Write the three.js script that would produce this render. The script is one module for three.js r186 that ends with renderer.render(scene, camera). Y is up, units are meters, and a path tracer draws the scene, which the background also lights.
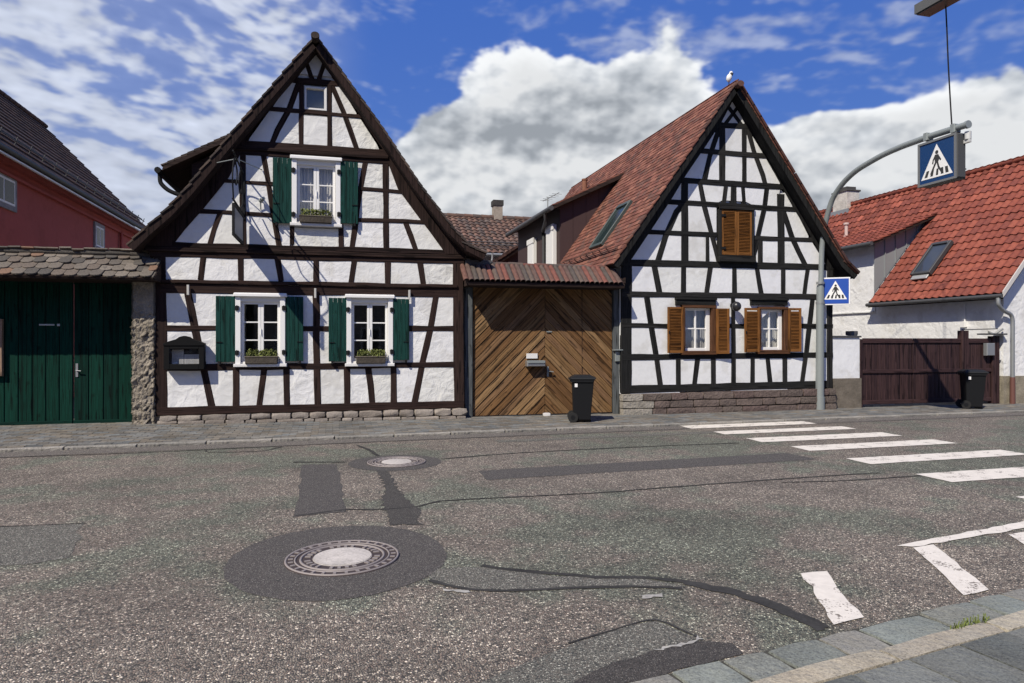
import * as THREE from 'three';
import { mergeGeometries, mergeVertices, toCreasedNormals } from 'three/addons/utils/BufferGeometryUtils.js';
import { ImprovedNoise } from 'three/addons/math/ImprovedNoise.js';

// ---------------------------------------------------------------- camera
const scene = new THREE.Scene();
const HEAD = THREE.MathUtils.degToRad(14.5);
const camera = new THREE.PerspectiveCamera(52.99, 1024 / 683, 0.1, 900);
camera.position.set(0, 1.66, 0);
camera.rotation.set(0, -HEAD, 0);
const renderer = new THREE.WebGLRenderer({ antialias: true });
renderer.toneMapping = THREE.LinearToneMapping;
renderer.toneMappingExposure = 1.05;
renderer.shadowMap.enabled = true;

// ---------------------------------------------------------------- sky (air and clouds)
const perlin = new ImprovedNoise();
const N3 = (x, y, z) => perlin.noise(x, y, z);
function fbm3(x, y, z, o) { let s = 0, a = 0.5; for (let i = 0; i < o; i++) { s += a * N3(x, y, z); x *= 2.03; y *= 2.03; z *= 2.03; a *= 0.52; } return s; }
const clamp = (v, a = 0, b = 1) => Math.min(b, Math.max(a, v));
const sstep = (a, b, v) => { const t = clamp((v - a) / (b - a)); return t * t * (3 - 2 * t); };
const mix = (a, b, t) => a + (b - a) * t;
// heaps of cumulus: compass bearing and height in degrees, radii, weight
const heaps = [[0, 16.5, 8.5, 8.2, 1.0], [-6.5, 14.8, 4.5, 5, .62], [6.5, 16.5, 6, 5.5, .65], [-1, 10, 14, 4.5, .9], [12, 10, 10, 6, .7], [13.0, 21.0, 5, 6, .55], [16, 27, 6, 5, .5], [18, 14, 6, 5.5, .7], [24, 12, 8, 4.5, .75], [31, 12.5, 8, 4.5, .8], [36, 14.5, 6, 4.6, .8], [26.2, 16.1, 2.6, .8, .7],
  [-4.3, 12.0, 1.2, .8, -.55], [-3.2, 11.4, 1.6, .5, -.3], [-8.8, 21, 3.6, 4.2, -1.0], [7.5, 25, 7, 2.6, -.6], [26, 22.5, 8, 4.2, -1.2], [36, 21, 8, 2.6, -.6], [21, 17.3, 1.6, 1.4, -.5]];
function skyColor(dx, dy, dz, out) {
  const f = dx * Math.sin(HEAD) - dz * Math.cos(HEAD), r = dx * Math.cos(HEAD) + dz * Math.sin(HEAD);
  const az = Math.atan2(r, f) * 57.2958, el = Math.asin(clamp(dy, -1, 1)) * 57.2958;
  const h = clamp(dy, 0, 1);
  // clear air
  const k = Math.exp(-h * 4.6);
  let R = mix(.040, .20, k), G = mix(.125, .36, k), B = mix(.50, .72, k);
  // high rippled sheet (altocumulus)
  const w1 = fbm3(dx * 3 + 3, dy * 5 + 1.7, dz * 3, 3), w2 = fbm3(dx * 3 + 13, dy * 5 + 6.7, dz * 3 + 9, 3);
  const rip = fbm3(dx * 15 + 7 + w1 * 1.8, dy * 50 + .07 * az + w2 * 3.4, dz * 15 + w1, 6);
  const lump = fbm3(dx * 44 + 3, dy * 80 + w2 * 4, dz * 44, 4);
  const cov = fbm3(dx * 2.6 + 11, dy * 5 + 9.1, dz * 2.6, 4);
  const side = sstep(-11, -19, az) * sstep(-120, -70, az);
  const th = .12 - .49 * side + sstep(14, 30, el) * .10 * side;
  let hi = sstep(th - .14, th + .40, rip * .85 + cov * .55 + lump * .40) * mix(.50, .93, side);
  hi = Math.max(hi, side * (.34 + .25 * cov));
  const hb = .69 + .30 * rip + .16 * lump + .22 * fbm3(dx * 22, dy * 60, dz * 22 + 4, 3) + .10 * side;
  R = mix(R, .74 * hb, hi); G = mix(G, .80 * hb, hi); B = mix(B, .94 * hb, hi);
  // low haze
  const hz = Math.exp(-h * 15) * .35; R = mix(R, .62, hz); G = mix(G, .70, hz); B = mix(B, .80, hz);
  // cumulus
  const n = fbm3(dx * 5.2 + 1.5, dy * 7.5, dz * 5.2 + 4, 6);
  const nd = fbm3(dx * 19 + 8, dy * 24, dz * 19 + 2, 6);
  const den = (bx, by) => { let b = -.42; for (const [u, e, ru, re, w] of heaps) { let d = bx - u; if (d > 180) d -= 360; if (d < -180) d += 360; const t = (d / ru) ** 2 + ((by - e) / re) ** 2; if (t < 7) b += w * Math.exp(-t); } return b; };
  let bias = den(az, el);
  const out0 = sstep(38, 60, Math.abs(az)); // away from the view the same broken cumulus goes on
  bias = mix(bias, -.20 + .9 * fbm3(dx * 2.1 + 20, dy * 2.6, dz * 2.1, 3) - sstep(20, 55, el) * .4, out0);
  const ne = fbm3(dx * 52 + 5, dy * 62 + 1, dz * 52 + 7, 4);
  const d0 = bias + n * .80 + nd * .58 + ne * .16;
  const cu = sstep(.0, .20, d0);
  if (cu > 0) {
    const big = fbm3(dx * 4.2 + 2.5, dy * 6 + 3, dz * 4.2, 3), big2 = fbm3(dx * 4.2 + 2.5 - .12, dy * 6 + 3.25, dz * 4.2 + .06, 3);
    const n2 = fbm3(dx * 19 + 8 - .12, dy * 24 + .22, dz * 19 + 2 + .05, 6);
    const lit = clamp(.60 + (big - big2) * 2.0 + (nd - n2) * 1.25 + .45 * n + .30 * nd + .30 * ne);
    const thick = sstep(.15, .9, d0), v = mix(.42, .92, lit) * mix(1.05, .86, thick);
    R = mix(R, v * mix(.90, .98, lit), cu); G = mix(G, v * mix(.98, 1, lit), cu); B = mix(B, v * mix(1.09, 1.02, lit), cu);
  }
  if (dy < 0) { const t = sstep(0, -.06, dy); R = mix(R, .20, t); G = mix(G, .19, t); B = mix(B, .18, t); }
  out[0] = R; out[1] = G; out[2] = B;
}
{
  const W = 2048, Hh = 2048, a = new Float32Array(W * Hh * 4), c = [0, 0, 0];
  for (let j = 0; j < Hh; j++) {
    const el = ((j + .5) / Hh - .5) * Math.PI, ce = Math.cos(el), se = Math.sin(el);
    for (let i = 0; i < W; i++) {
      const o = (j * W + i) * 4;
      if (se < -.1) { a[o] = .2; a[o + 1] = .19; a[o + 2] = .18; a[o + 3] = 1; continue; }
      const az = ((i + .5) / W - .5) * 2 * Math.PI;
      skyColor(Math.cos(az) * ce, se, Math.sin(az) * ce, c);
      a[o] = c[0] / 1.05; a[o + 1] = c[1] / 1.05; a[o + 2] = c[2] / 1.05; a[o + 3] = 1;
    }
  }
  const t = new THREE.DataTexture(a, W, Hh, THREE.RGBAFormat, THREE.FloatType);
  t.mapping = THREE.EquirectangularReflectionMapping; t.magFilter = THREE.LinearFilter; t.minFilter = THREE.LinearFilter; t.wrapS = THREE.RepeatWrapping; t.needsUpdate = true;
  scene.background = t; scene.environment = t;
}
// ---------------------------------------------------------------- sun: behind the viewer, to the left, 45 degrees up
const SUN = new THREE.Vector3(-1.1, 1.5, 1).normalize();
const sun = new THREE.DirectionalLight(new THREE.Color(1, .925, .79), 4.9);
sun.position.copy(SUN).multiplyScalar(60).add(new THREE.Vector3(4, 0, -12));
sun.target.position.set(4, 0, -12); scene.add(sun.target);
sun.castShadow = true; sun.shadow.mapSize.set(4096, 4096); sun.shadow.radius = 1;
Object.assign(sun.shadow.camera, { left: -32, right: 32, top: 32, bottom: -32, near: 1, far: 160 });
scene.add(sun);

// facade measurements in metres (x along the street, y up)
const D = {
  T1: [["rail",0.157,-3.222,0.355,2.593,0.36],["rail",0.123,-3.069,1.169,2.404,1.183],["rail",0.104,-3.069,1.912,-1.812,1.914],["rail",0.109,-0.938,1.917,0.234,1.918],["rail",0.113,1.117,1.921,2.404,1.925],["moulding",0.082,-3.154,2.782,2.446,2.8],["rail",0.184,-3.154,2.651,2.446,2.667],["rail",0.109,-3.374,3.463,2.614,3.504],["moulding",0.082,-3.391,3.376,2.614,3.407],["rail",0.11,-3.324,3.292,2.593,3.317],["rail",0.088,-2.535,4.121,-1.104,4.112],["rail",0.089,0.369,4.09,1.825,4.1],["rail",0.083,-2.114,4.725,-1.159,4.706],["rail",0.08,0.428,4.721,1.318,4.698],["rail",0.137,-1.794,5.454,0.978,5.465],["moulding",0.067,-1.83,5.356,1.038,5.369],["rail",0.109,-1.865,5.288,1.117,5.295],["rail",0.078,-1.288,6.165,0.525,6.161],["rail",0.118,-0.827,6.763,0.08,6.771],["post",0.204,-3.154,3.272,-3.129,0.29],["post",0.22,2.467,3.305,2.494,0.304],["brace",0.122,-2.41,3.276,-2.462,2.831],["post",0.112,-1.74,3.278,-1.74,2.838],["brace",0.12,-1.08,3.279,-1.009,2.835],["post",0.12,-0.351,3.282,-0.351,2.81],["brace",0.113,0.369,3.264,0.317,2.824],["post",0.12,1.038,3.263,1.038,2.799],["brace",0.119,1.682,3.282,1.755,2.814],["brace",0.137,-2.686,2.61,-2.474,1.499,-2.255,0.399],["post",0.125,-1.83,1.134,-1.824,0.389],["brace",0.124,-1.317,1.129,-1.415,0.398],["post",0.126,-0.912,1.144,-0.901,0.405],["post",0.131,-0.359,2.613,-0.33,0.392],["post",0.133,0.238,1.153,0.24,0.398],["brace",0.128,0.647,1.149,0.735,0.407],["post",0.129,1.147,1.165,1.151,0.417],["brace",0.135,2.016,2.614,1.907,1.957,1.743,1.241,1.574,0.408],["post",0.117,-1.709,5.253,-1.704,3.49],["brace",0.103,-1.337,5.278,-1.247,4.743,-1.159,4.168,-1.042,3.513],["brace",0.109,0.598,5.251,0.496,4.685,0.389,3.922,0.327,3.481],["post",0.12,0.994,5.297,1.002,3.464],["brace",0.093,-2.109,4.123,-2.308,3.469],["brace",0.107,1.378,4.125,1.621,3.484],["post",0.101,-0.809,3.989,-0.809,3.56],["post",0.104,0.118,4.03,0.118,3.514],["post",0.1,-0.635,6.793,-0.635,5.483],["post",0.096,-0.104,6.805,-0.1,5.462],["brace",0.109,-0.673,6.75,-0.855,6.188,-1.086,5.761,-1.187,5.482],["brace",0.108,-0.077,6.768,0.166,6.215,0.298,5.868,0.443,5.46],["brace",0.089,-0.556,7.173,-0.419,6.794],["brace",0.085,-0.182,7.211,-0.317,6.804]],
  T2: [["rail",0.172,6.123,0.601,11.585,0.639],["rail",0.127,6.123,1.314,11.585,1.336],["rail",0.107,6.123,2.017,7.607,2.01],["rail",0.111,8.363,2.014,9.56,2.021],["rail",0.115,10.257,2.025,11.585,2.032],["rail",0.126,6.123,2.706,11.585,2.729],["rail",0.15,6.076,3.394,11.926,3.447],["rail",0.113,6.553,4.104,8.466,4.106],["rail",0.111,9.428,4.065,11.164,4.083],["rail",0.127,7.039,4.795,10.667,4.782],["rail",0.134,7.457,5.296,10.339,5.296],["rail",0.127,7.932,5.993,9.88,5.996],["rail",0.127,8.414,6.61,9.375,6.649],["post",0.25,6.242,3.414,6.23,0.524],["post",0.169,11.509,3.448,11.501,0.544],["brace",0.142,6.907,3.367,7.036,2.744],["post",0.125,7.622,3.387,7.622,2.732],["brace",0.132,8.317,3.383,8.208,2.742],["post",0.127,8.922,3.377,8.922,2.732],["brace",0.128,9.518,3.393,9.637,2.721],["post",0.135,10.214,3.412,10.214,2.707],["brace",0.126,10.892,3.407,10.782,2.716],["brace",0.133,6.718,2.672,6.946,1.359],["brace",0.132,6.975,1.269,7.061,0.642],["post",0.119,8.886,2.685,8.899,0.612],["brace",0.138,11.023,2.696,10.851,1.363],["brace",0.127,10.834,1.292,10.73,0.676],["post",0.124,7.495,1.266,7.495,0.635],["brace",0.126,7.978,1.285,7.889,0.651],["post",0.128,8.379,1.283,8.379,0.643],["post",0.124,9.402,1.3,9.402,0.65],["brace",0.13,9.797,1.298,9.875,0.666],["post",0.133,10.257,1.319,10.257,0.66],["brace",0.143,7.632,4.787,7.457,4.575,7.272,4.208,7.186,4.025,6.997,3.459],["post",0.182,7.656,5.285,7.656,3.433],["brace",0.128,8.041,5.285,8.147,4.745,8.325,4.137,8.53,3.458],["post",0.101,8.228,4.11,8.228,3.449],["brace",0.131,9.779,5.293,9.72,4.799,9.547,4.116,9.365,3.459],["post",0.12,9.6,4.048,9.6,3.442],["post",0.189,10.149,5.126,10.163,3.411],["brace",0.143,10.19,4.822,10.467,4.104,10.845,3.429],["brace",0.102,8.71,5.255,8.64,4.792],["post",0.156,8.904,5.312,8.904,4.759],["brace",0.106,9.134,5.279,9.183,4.773],["post",0.154,8.607,6.648,8.607,5.272],["post",0.131,9.183,6.671,9.183,5.259],["brace",0.124,8.543,6.574,8.389,6.151,8.287,5.87,8.142,5.291],["brace",0.134,9.27,6.631,9.428,6.086,9.667,5.543,9.757,5.268],["brace",0.086,9.047,7.122,8.671,6.63],["brace",0.093,8.736,7.095,9.113,6.665]],
  R1L: [[-0.372,7.369],[-0.753,6.821],[-1.187,6.198],[-1.542,5.726],[-1.954,4.797],[-2.413,4.165],[-2.735,3.755],[-2.95,3.447],[-3.391,3.431],[-3.154,3.812],[-2.639,4.436],[-1.758,5.671],[-1.123,6.553],[-0.415,7.482]],
  R1R: [[-0.372,7.369],[0.003,6.825],[0.459,6.21],[0.674,5.897],[0.944,5.515],[1.233,4.754],[1.678,4.167],[1.858,3.942],[2.217,3.462],[2.677,3.477],[2.341,3.879],[1.641,4.749],[0.859,5.891],[0.292,6.703],[-0.34,7.49]],
  R2L: [[8.891,7.246],[8.581,6.692],[8.152,6.077],[7.681,5.422],[7.329,4.87],[6.844,4.176],[6.29,3.394],[5.981,3.385],[6.553,4.111],[7.532,5.526],[8.891,7.454]],
  R2R: [[8.891,7.246],[9.21,6.696],[9.653,6.078],[10.006,5.564],[10.475,4.846],[10.964,4.156],[11.444,3.422],[11.84,3.432],[11.388,4.067],[10.393,5.422],[9.191,7.25],[8.891,7.454]],
  W1: [[-3.239,0.274],[-3.239,3.362],[-2.881,3.543],[-0.372,7.388],[2.217,3.462],[2.572,3.391],[2.582,0.281]],
  W2: [[6.111,0.504],[6.111,3.411],[6.337,3.461],[8.891,7.293],[11.276,3.561],[11.58,3.449],[11.571,0.543]],
  V1L: [[-3.618,3.395],[-3.373,3.667],[-3.008,4.029],[-2.655,4.451],[-1.758,5.682],[-0.379,7.503]],
  V1R: [[2.998,3.453],[2.665,3.605],[2.315,3.937],[1.668,4.75],[0.92,5.832],[-0.342,7.507]],
  V2L: [[5.792,3.327],[8.752,7.477]],
  V2R: [[12.025,3.254],[11.687,3.518],[11.298,4.047],[10.239,5.512],[8.803,7.482]],
  w_attic: [-0.575,6.212,-0.154,6.668],
  w_gable: [-0.809,3.91,0.109,5.276],
  s_gable: [[-1.159,3.95,-0.809,5.213],[0.109,3.994,0.447,5.219]],
  w_g1: [-1.833,1.174,-0.929,2.587],
  s_g1: [[-2.181,1.272,-1.833,2.524],[-0.924,1.278,-0.594,2.533]],
  w_g2: [0.224,1.165,1.133,2.594],
  s_g2: [[-0.119,1.263,0.224,2.519],[1.137,1.284,1.459,2.519]],
  w2_a: [7.569,1.386,8.414,2.461],
  s2_a: [[7.186,1.401,7.582,2.433],[8.397,1.38,8.697,2.449]],
  w2_b: [9.521,1.401,10.312,2.451],
  s2_b: [[9.131,1.409,9.534,2.435],[10.301,1.419,10.598,2.425]],
  w2_g: [8.491,3.506,9.402,4.739],
  l2: [[7.413,2.481,8.42,2.652],[9.323,2.506,10.306,2.669]],
  case: [-3.052,1.14,-2.361,1.651],
  letter: [[3.984,1.293,4.231,1.402],[3.961,1.129,4.366,1.24]]
};
// ---------------------------------------------------------------- helpers
function rng(seed) { let a = seed >>> 0; return () => { a = (a + 0x6D2B79F5) | 0; let t = Math.imul(a ^ (a >>> 15), 1 | a); t = (t + Math.imul(t ^ (t >>> 7), 61 | t)) ^ t; return ((t ^ (t >>> 14)) >>> 0) / 4294967296; }; }
const rnd = rng(20240611), rr = (a, b) => a + (b - a) * rnd();
const V = (x, y, z) => new THREE.Vector3(x, y, z);
const taken = {};
function numbered(n) { const k = (taken[n] = (taken[n] ?? -1) + 1); return k ? n + '_' + String(k).padStart(3, '0') : n; }
function thing(name, label, category, base = [0, 0, 0], group) {
  const o = new THREE.Group(); o.name = numbered(name); o.position.set(...base); o.userData = { label, category };
  if (group) o.userData.group = group;
  scene.add(o); return o;
}
function root(o) { while (o.parent && o.parent !== scene) o = o.parent; return o; }
function mesh(name, geo, m, stuff) { const o = new THREE.Mesh(geo, m); o.name = name; o.castShadow = o.receiveShadow = true; if (stuff) o.userData.kind = 'stuff'; return o; }
// geometry given in world coordinates becomes a part of its thing
function part(parent, name, geo, m, stuff) {
  const g = Array.isArray(geo) ? join(geo) : geo, p = root(parent).position;
  g.translate(-p.x, -p.y, -p.z);
  const o = mesh(name, g, m, stuff); parent.add(o); return o;
}
// a copy of a shared piece, placed by a world matrix
function piece(parent, name, geo, m, M) {
  const o = mesh(name, geo, m), p = root(parent).position;
  M.decompose(o.position, o.quaternion, o.scale); o.position.sub(p); parent.add(o); return o;
}
function structure(name, geo, m) { const o = mesh(name, Array.isArray(geo) ? join(geo) : geo, m); o.userData.kind = 'structure'; scene.add(o); return o; }
function join(list) {
  const l = list.map(g => { const q = g.index ? g.toNonIndexed() : g; for (const k of Object.keys(q.attributes)) if (!['position', 'normal', 'uv', 'color'].includes(k)) q.deleteAttribute(k); return q; });
  const col = l.some(g => g.attributes.color);
  for (const g of l) { if (!g.attributes.uv) g.setAttribute('uv', new THREE.BufferAttribute(new Float32Array(g.attributes.position.count * 2), 2)); if (col && !g.attributes.color) g.setAttribute('color', new THREE.BufferAttribute(new Float32Array(g.attributes.position.count * 3).fill(1), 3)); }
  return mergeGeometries(l, false);
}
// uv in metres; 'x' or 'y' or 'z' is the direction of the grain
function uvm(g, grain = 'x') {
  if (g.index) g = g.toNonIndexed();
  const p = g.attributes.position, n = g.attributes.normal, uv = new Float32Array(p.count * 2), ox = rr(0, 9), oy = rr(0, 9);
  for (let i = 0; i < p.count; i++) {
    const ax = Math.abs(n.getX(i)), ay = Math.abs(n.getY(i)), az = Math.abs(n.getZ(i));
    let u, v; const x = p.getX(i), y = p.getY(i), z = p.getZ(i);
    if (az >= ax && az >= ay) { u = x; v = y; if (grain === 'y') { u = y; v = x; } }
    else if (ax >= ay) { u = z; v = y; if (grain === 'y') { u = y; v = z; } }
    else { u = x; v = z; if (grain === 'z') { u = z; v = x; } }
    uv[2 * i] = u + ox; uv[2 * i + 1] = v + oy;
  }
  g.setAttribute('uv', new THREE.BufferAttribute(uv, 2)); return g;
}
function box(x0, x1, y0, y1, z0, z1, grain) { const g = new THREE.BoxGeometry(x1 - x0, y1 - y0, z1 - z0); g.translate((x0 + x1) / 2, (y0 + y1) / 2, (z0 + z1) / 2); return uvm(g, grain); }
// box with chamfered edges
function cbox(x0, x1, y0, y1, z0, z1, c = .008, grain) {
  const s = new THREE.Shape(), w = x1 - x0, h = y1 - y0; s.moveTo(c, c); s.lineTo(w - c, c); s.lineTo(w - c, h - c); s.lineTo(c, h - c); s.closePath();
  const g = new THREE.ExtrudeGeometry(s, { depth: z1 - z0 - 2 * c, bevelEnabled: true, bevelSize: c, bevelThickness: c, bevelSegments: 1 });
  g.translate(x0, y0, z0 + c); return uvm(g, grain);
}
function extr(pts, z0, z1, bevel = 0, holes) {
  const s = new THREE.Shape(pts.map(p => new THREE.Vector2(p[0], p[1])));
  if (holes) for (const h of holes) s.holes.push(new THREE.Path(h.map(p => new THREE.Vector2(p[0], p[1]))));
  const g = new THREE.ExtrudeGeometry(s, bevel ? { depth: z1 - z0 - 2 * bevel, bevelEnabled: true, bevelSize: bevel, bevelOffset: -bevel, bevelThickness: bevel, bevelSegments: 1 } : { depth: z1 - z0, bevelEnabled: false });
  g.translate(0, 0, z0 + bevel); return g;
}
// polygon in the plane of x and y turned so that it lies in the plane x = const (coordinates are z, y)
function extrX(pts, x0, x1) { const g = extr(pts.map(([z, y]) => [-z, y]), 0, x1 - x0); g.rotateY(Math.PI / 2); g.translate(x0, 0, 0); return g; }
function cyl(a, b, r0, r1 = r0, seg = 10) {
  const A = V(...a), B = V(...b), d = B.clone().sub(A), L = d.length(), g = new THREE.CylinderGeometry(r1, r0, L, seg);
  g.translate(0, L / 2, 0); g.applyQuaternion(new THREE.Quaternion().setFromUnitVectors(V(0, 1, 0), d.normalize())); g.translate(...a); return g;
}
function tube(pts, r, seg = 24, rad = 8, closed = false) { return new THREE.TubeGeometry(new THREE.CatmullRomCurve3(pts.map(p => V(...p)), closed, 'catmullrom', .4), seg, r, rad, closed); }
// many copies of a small shape as one geometry with a colour for each
function many(proto, mats, cols) {
  const g0 = proto.index ? proto.toNonIndexed() : proto, P = g0.attributes.position, Nn = g0.attributes.normal, U = g0.attributes.uv, n = P.count, m = mats.length;
  const p = new Float32Array(n * m * 3), nn = new Float32Array(n * m * 3), c = new Float32Array(n * m * 3), u = new Float32Array(n * m * 2), v = V(0, 0, 0), nm = new THREE.Matrix3();
  for (let k = 0; k < m; k++) {
    nm.getNormalMatrix(mats[k]); const cl = cols[k];
    for (let i = 0; i < n; i++) {
      const o = (k * n + i) * 3;
      v.fromBufferAttribute(P, i).applyMatrix4(mats[k]); p[o] = v.x; p[o + 1] = v.y; p[o + 2] = v.z;
      v.fromBufferAttribute(Nn, i).applyMatrix3(nm).normalize(); nn[o] = v.x; nn[o + 1] = v.y; nn[o + 2] = v.z;
      c[o] = cl[0]; c[o + 1] = cl[1]; c[o + 2] = cl[2];
      if (U) { u[(k * n + i) * 2] = U.getX(i) + k * .37; u[(k * n + i) * 2 + 1] = U.getY(i) + k * .71; }
    }
  }
  const g = new THREE.BufferGeometry();
  g.setAttribute('position', new THREE.BufferAttribute(p, 3)); g.setAttribute('normal', new THREE.BufferAttribute(nn, 3)); g.setAttribute('color', new THREE.BufferAttribute(c, 3)); g.setAttribute('uv', new THREE.BufferAttribute(u, 2));
  return g;
}
function stoneGeo(w, h, d, j = .12, rd = .07) { // a rounded, uneven block centred on its middle
  let g = new THREE.BoxGeometry(1, 1, 1, 2, 2, 2); g.deleteAttribute('uv'); g.deleteAttribute('normal'); g = mergeVertices(g, 1e-4);
  const p = g.attributes.position, s = Math.min(w, h, d);
  for (let i = 0; i < p.count; i++) {
    const a = [p.getX(i), p.getY(i), p.getZ(i)], e = a.filter(v => Math.abs(v) > .4).length, dim = [w, h, d];
    for (let k = 0; k < 3; k++) { a[k] *= dim[k]; if (Math.abs(a[k]) > dim[k] * .4 && e >= 2) a[k] -= Math.sign(a[k]) * s * (e === 3 ? rd : rd * .45); a[k] += (rnd() - .5) * s * j * (k === 2 ? 1.2 : .55); }
    p.setXYZ(i, ...a);
  }
  g.computeVertexNormals(); return uvm(toCreasedNormals(g, rd > .1 ? 1.1 : .55));
}
// ---------------------------------------------------------------- procedural textures
function hash2(x, y, s) { let h = Math.imul(x, 374761393) ^ Math.imul(y, 668265263) ^ Math.imul(s, 2246822519); h = Math.imul(h ^ (h >>> 13), 1274126177); return ((h ^ (h >>> 16)) >>> 0) / 4294967296; }
function vnoise(x, y, per, s) { // repeating value noise
  const xi = Math.floor(x), yi = Math.floor(y), fx = x - xi, fy = y - yi, ux = fx * fx * (3 - 2 * fx), uy = fy * fy * (3 - 2 * fy);
  const w = v => ((v % per) + per) % per, x0 = w(xi), x1 = w(xi + 1), y0 = w(yi), y1 = w(yi + 1);
  return mix(mix(hash2(x0, y0, s), hash2(x1, y0, s), ux), mix(hash2(x0, y1, s), hash2(x1, y1, s), ux), uy);
}
function tfbm(u, v, per, o, s) { let a = .5, t = 0, n = 0; for (let i = 0; i < o; i++) { t += a * vnoise(u * per, v * per, per, s + i); n += a; per *= 2; a *= .55; } return t / n; }
function tex(w, h, fn, srgb, rep = 1, repV = rep) {
  const d = new Uint8Array(w * h * 4);
  for (let j = 0; j < h; j++) for (let i = 0; i < w; i++) { const c = fn(i / w, j / h, i, j), o = (j * w + i) * 4; for (let k = 0; k < 3; k++) { const v = clamp(Array.isArray(c) ? c[k] : c); d[o + k] = 255 * (srgb ? (v <= .0031308 ? v * 12.92 : 1.055 * Math.pow(v, 1 / 2.4) - .055) : v); } d[o + 3] = 255; }
  const t = new THREE.DataTexture(d, w, h, THREE.RGBAFormat); t.wrapS = t.wrapT = THREE.RepeatWrapping; t.magFilter = THREE.LinearFilter; t.minFilter = THREE.LinearMipmapLinearFilter; t.generateMipmaps = true;
  if (srgb) t.colorSpace = THREE.SRGBColorSpace; t.repeat.set(rep, repV); t.needsUpdate = true; return t;
}
const stretch = (u, v, pu, pv, s) => { const x = u * pu, y = v * pv, xi = Math.floor(x), yi = Math.floor(y), fx = x - xi, fy = y - yi, ux = fx * fx * (3 - 2 * fx), uy = fy * fy * (3 - 2 * fy); return mix(mix(hash2(xi % pu, yi % pv, s), hash2((xi + 1) % pu, yi % pv, s), ux), mix(hash2(xi % pu, (yi + 1) % pv, s), hash2((xi + 1) % pu, (yi + 1) % pv, s), ux), uy); };
const T = {};
T.wood = tex(512, 512, (u, v) => { const a = stretch(u, v, 4, 48, 3) * .45 + stretch(u, v, 8, 128, 5) * .35 + stretch(u, v, 16, 256, 8) * .2; const knot = Math.max(0, stretch(u, v, 9, 14, 77) - .86) * 3; const sp = sstep(.78, .86, stretch(u, v, 3, 30, 19)) * .4; return clamp(.30 + 1.0 * a - knot - sp); }, true, .8, 1.6);
T.woodB = tex(512, 512, (u, v) => stretch(u, v, 4, 48, 3) * .45 + stretch(u, v, 8, 128, 5) * .55, false, .8, 1.6);
T.plaster = tex(512, 512, (u, v) => { const w = tfbm(u, v, 5, 3, 40) * .25; return clamp(tfbm(u + w, v + w * .6, 7, 5, 12) * 1.25 - .1); }, false, .7);
T.plasterC = tex(1024, 1024, (u, v) => { const n = tfbm(u, v, 5, 6, 90), m = tfbm(u, v, 60, 3, 91), st = sstep(.56, .74, tfbm(u, v, 9, 5, 95)); const g = .93 + .16 * (n - .5) + .08 * (m - .5) - .10 * st; return [g, g * (.995 - .010 * st), g * (.985 - .035 * st)]; }, true, .31);
T.grain = tex(512, 512, (u, v) => clamp(.74 + .5 * (tfbm(u, v, 6, 4, 21) - .5) + .42 * (tfbm(u, v, 90, 3, 22) - .5)), true, .9);
T.grainB = tex(512, 512, (u, v) => tfbm(u, v, 30, 5, 33), false, .9);
// worn asphalt with open stones: a jittered cell for each stone
{
  const S = 2048, C = 350, px = new Float32Array(C * C), py = new Float32Array(C * C), col = new Float32Array(C * C * 3), hh = new Float32Array(C * C), g = rng(5);
  for (let i = 0; i < C * C; i++) {
    px[i] = g(); py[i] = g(); const t = g(), l = g(); let c;
    if (t < .28) c = [.21, .19, .172]; else if (t < .56) c = [.205, .168, .148]; else if (t < .74) c = [.30, .27, .24]; else if (t < .86) c = [.60, .545, .485]; else c = [.06, .057, .054];
    const k = .7 + .6 * l; col[3 * i] = c[0] * k; col[3 * i + 1] = c[1] * k; col[3 * i + 2] = c[2] * k; hh[i] = g();
  }
  const A = new Uint8Array(S * S * 4), B = new Uint8Array(S * S * 4), q = C / S, enc = v => 255 * (1.055 * Math.pow(clamp(v, .001, 1), 1 / 2.4) - .055);
  for (let j = 0; j < S; j++) for (let i = 0; i < S; i++) {
    const x = i * q, y = j * q, xi = x | 0, yi = y | 0; let d1 = 9, d2 = 9, k = 0;
    for (let b = -1; b < 2; b++) for (let a = -1; a < 2; a++) { const cx = (xi + a + C) % C, cy = (yi + b + C) % C, id = cy * C + cx, ex = xi + a + px[id] - x, ey = yi + b + py[id] - y, d = ex * ex + ey * ey; if (d < d1) { d2 = d1; d1 = d; k = id; } else if (d < d2) d2 = d; }
    const e = sstep(.05, .34, Math.sqrt(d2) - Math.sqrt(d1)), o = (j * S + i) * 4;
    for (let c = 0; c < 3; c++) A[o + c] = enc(mix(.055, col[3 * k + c], e)); A[o + 3] = 255;
    const hv = 255 * e * (.45 + .55 * hh[k]); B[o] = B[o + 1] = B[o + 2] = hv; B[o + 3] = 255;
  }
  const mk = (d, s) => { const t = new THREE.DataTexture(d, S, S, THREE.RGBAFormat); t.wrapS = t.wrapT = THREE.RepeatWrapping; t.magFilter = THREE.LinearFilter; t.minFilter = THREE.LinearMipmapLinearFilter; t.generateMipmaps = true; if (s) t.colorSpace = THREE.SRGBColorSpace; t.repeat.set(1 / 4.7, 1 / 4.7); t.needsUpdate = true; return t; };
  T.asphalt = mk(A, true); T.asphaltB = mk(B, false);
}
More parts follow.
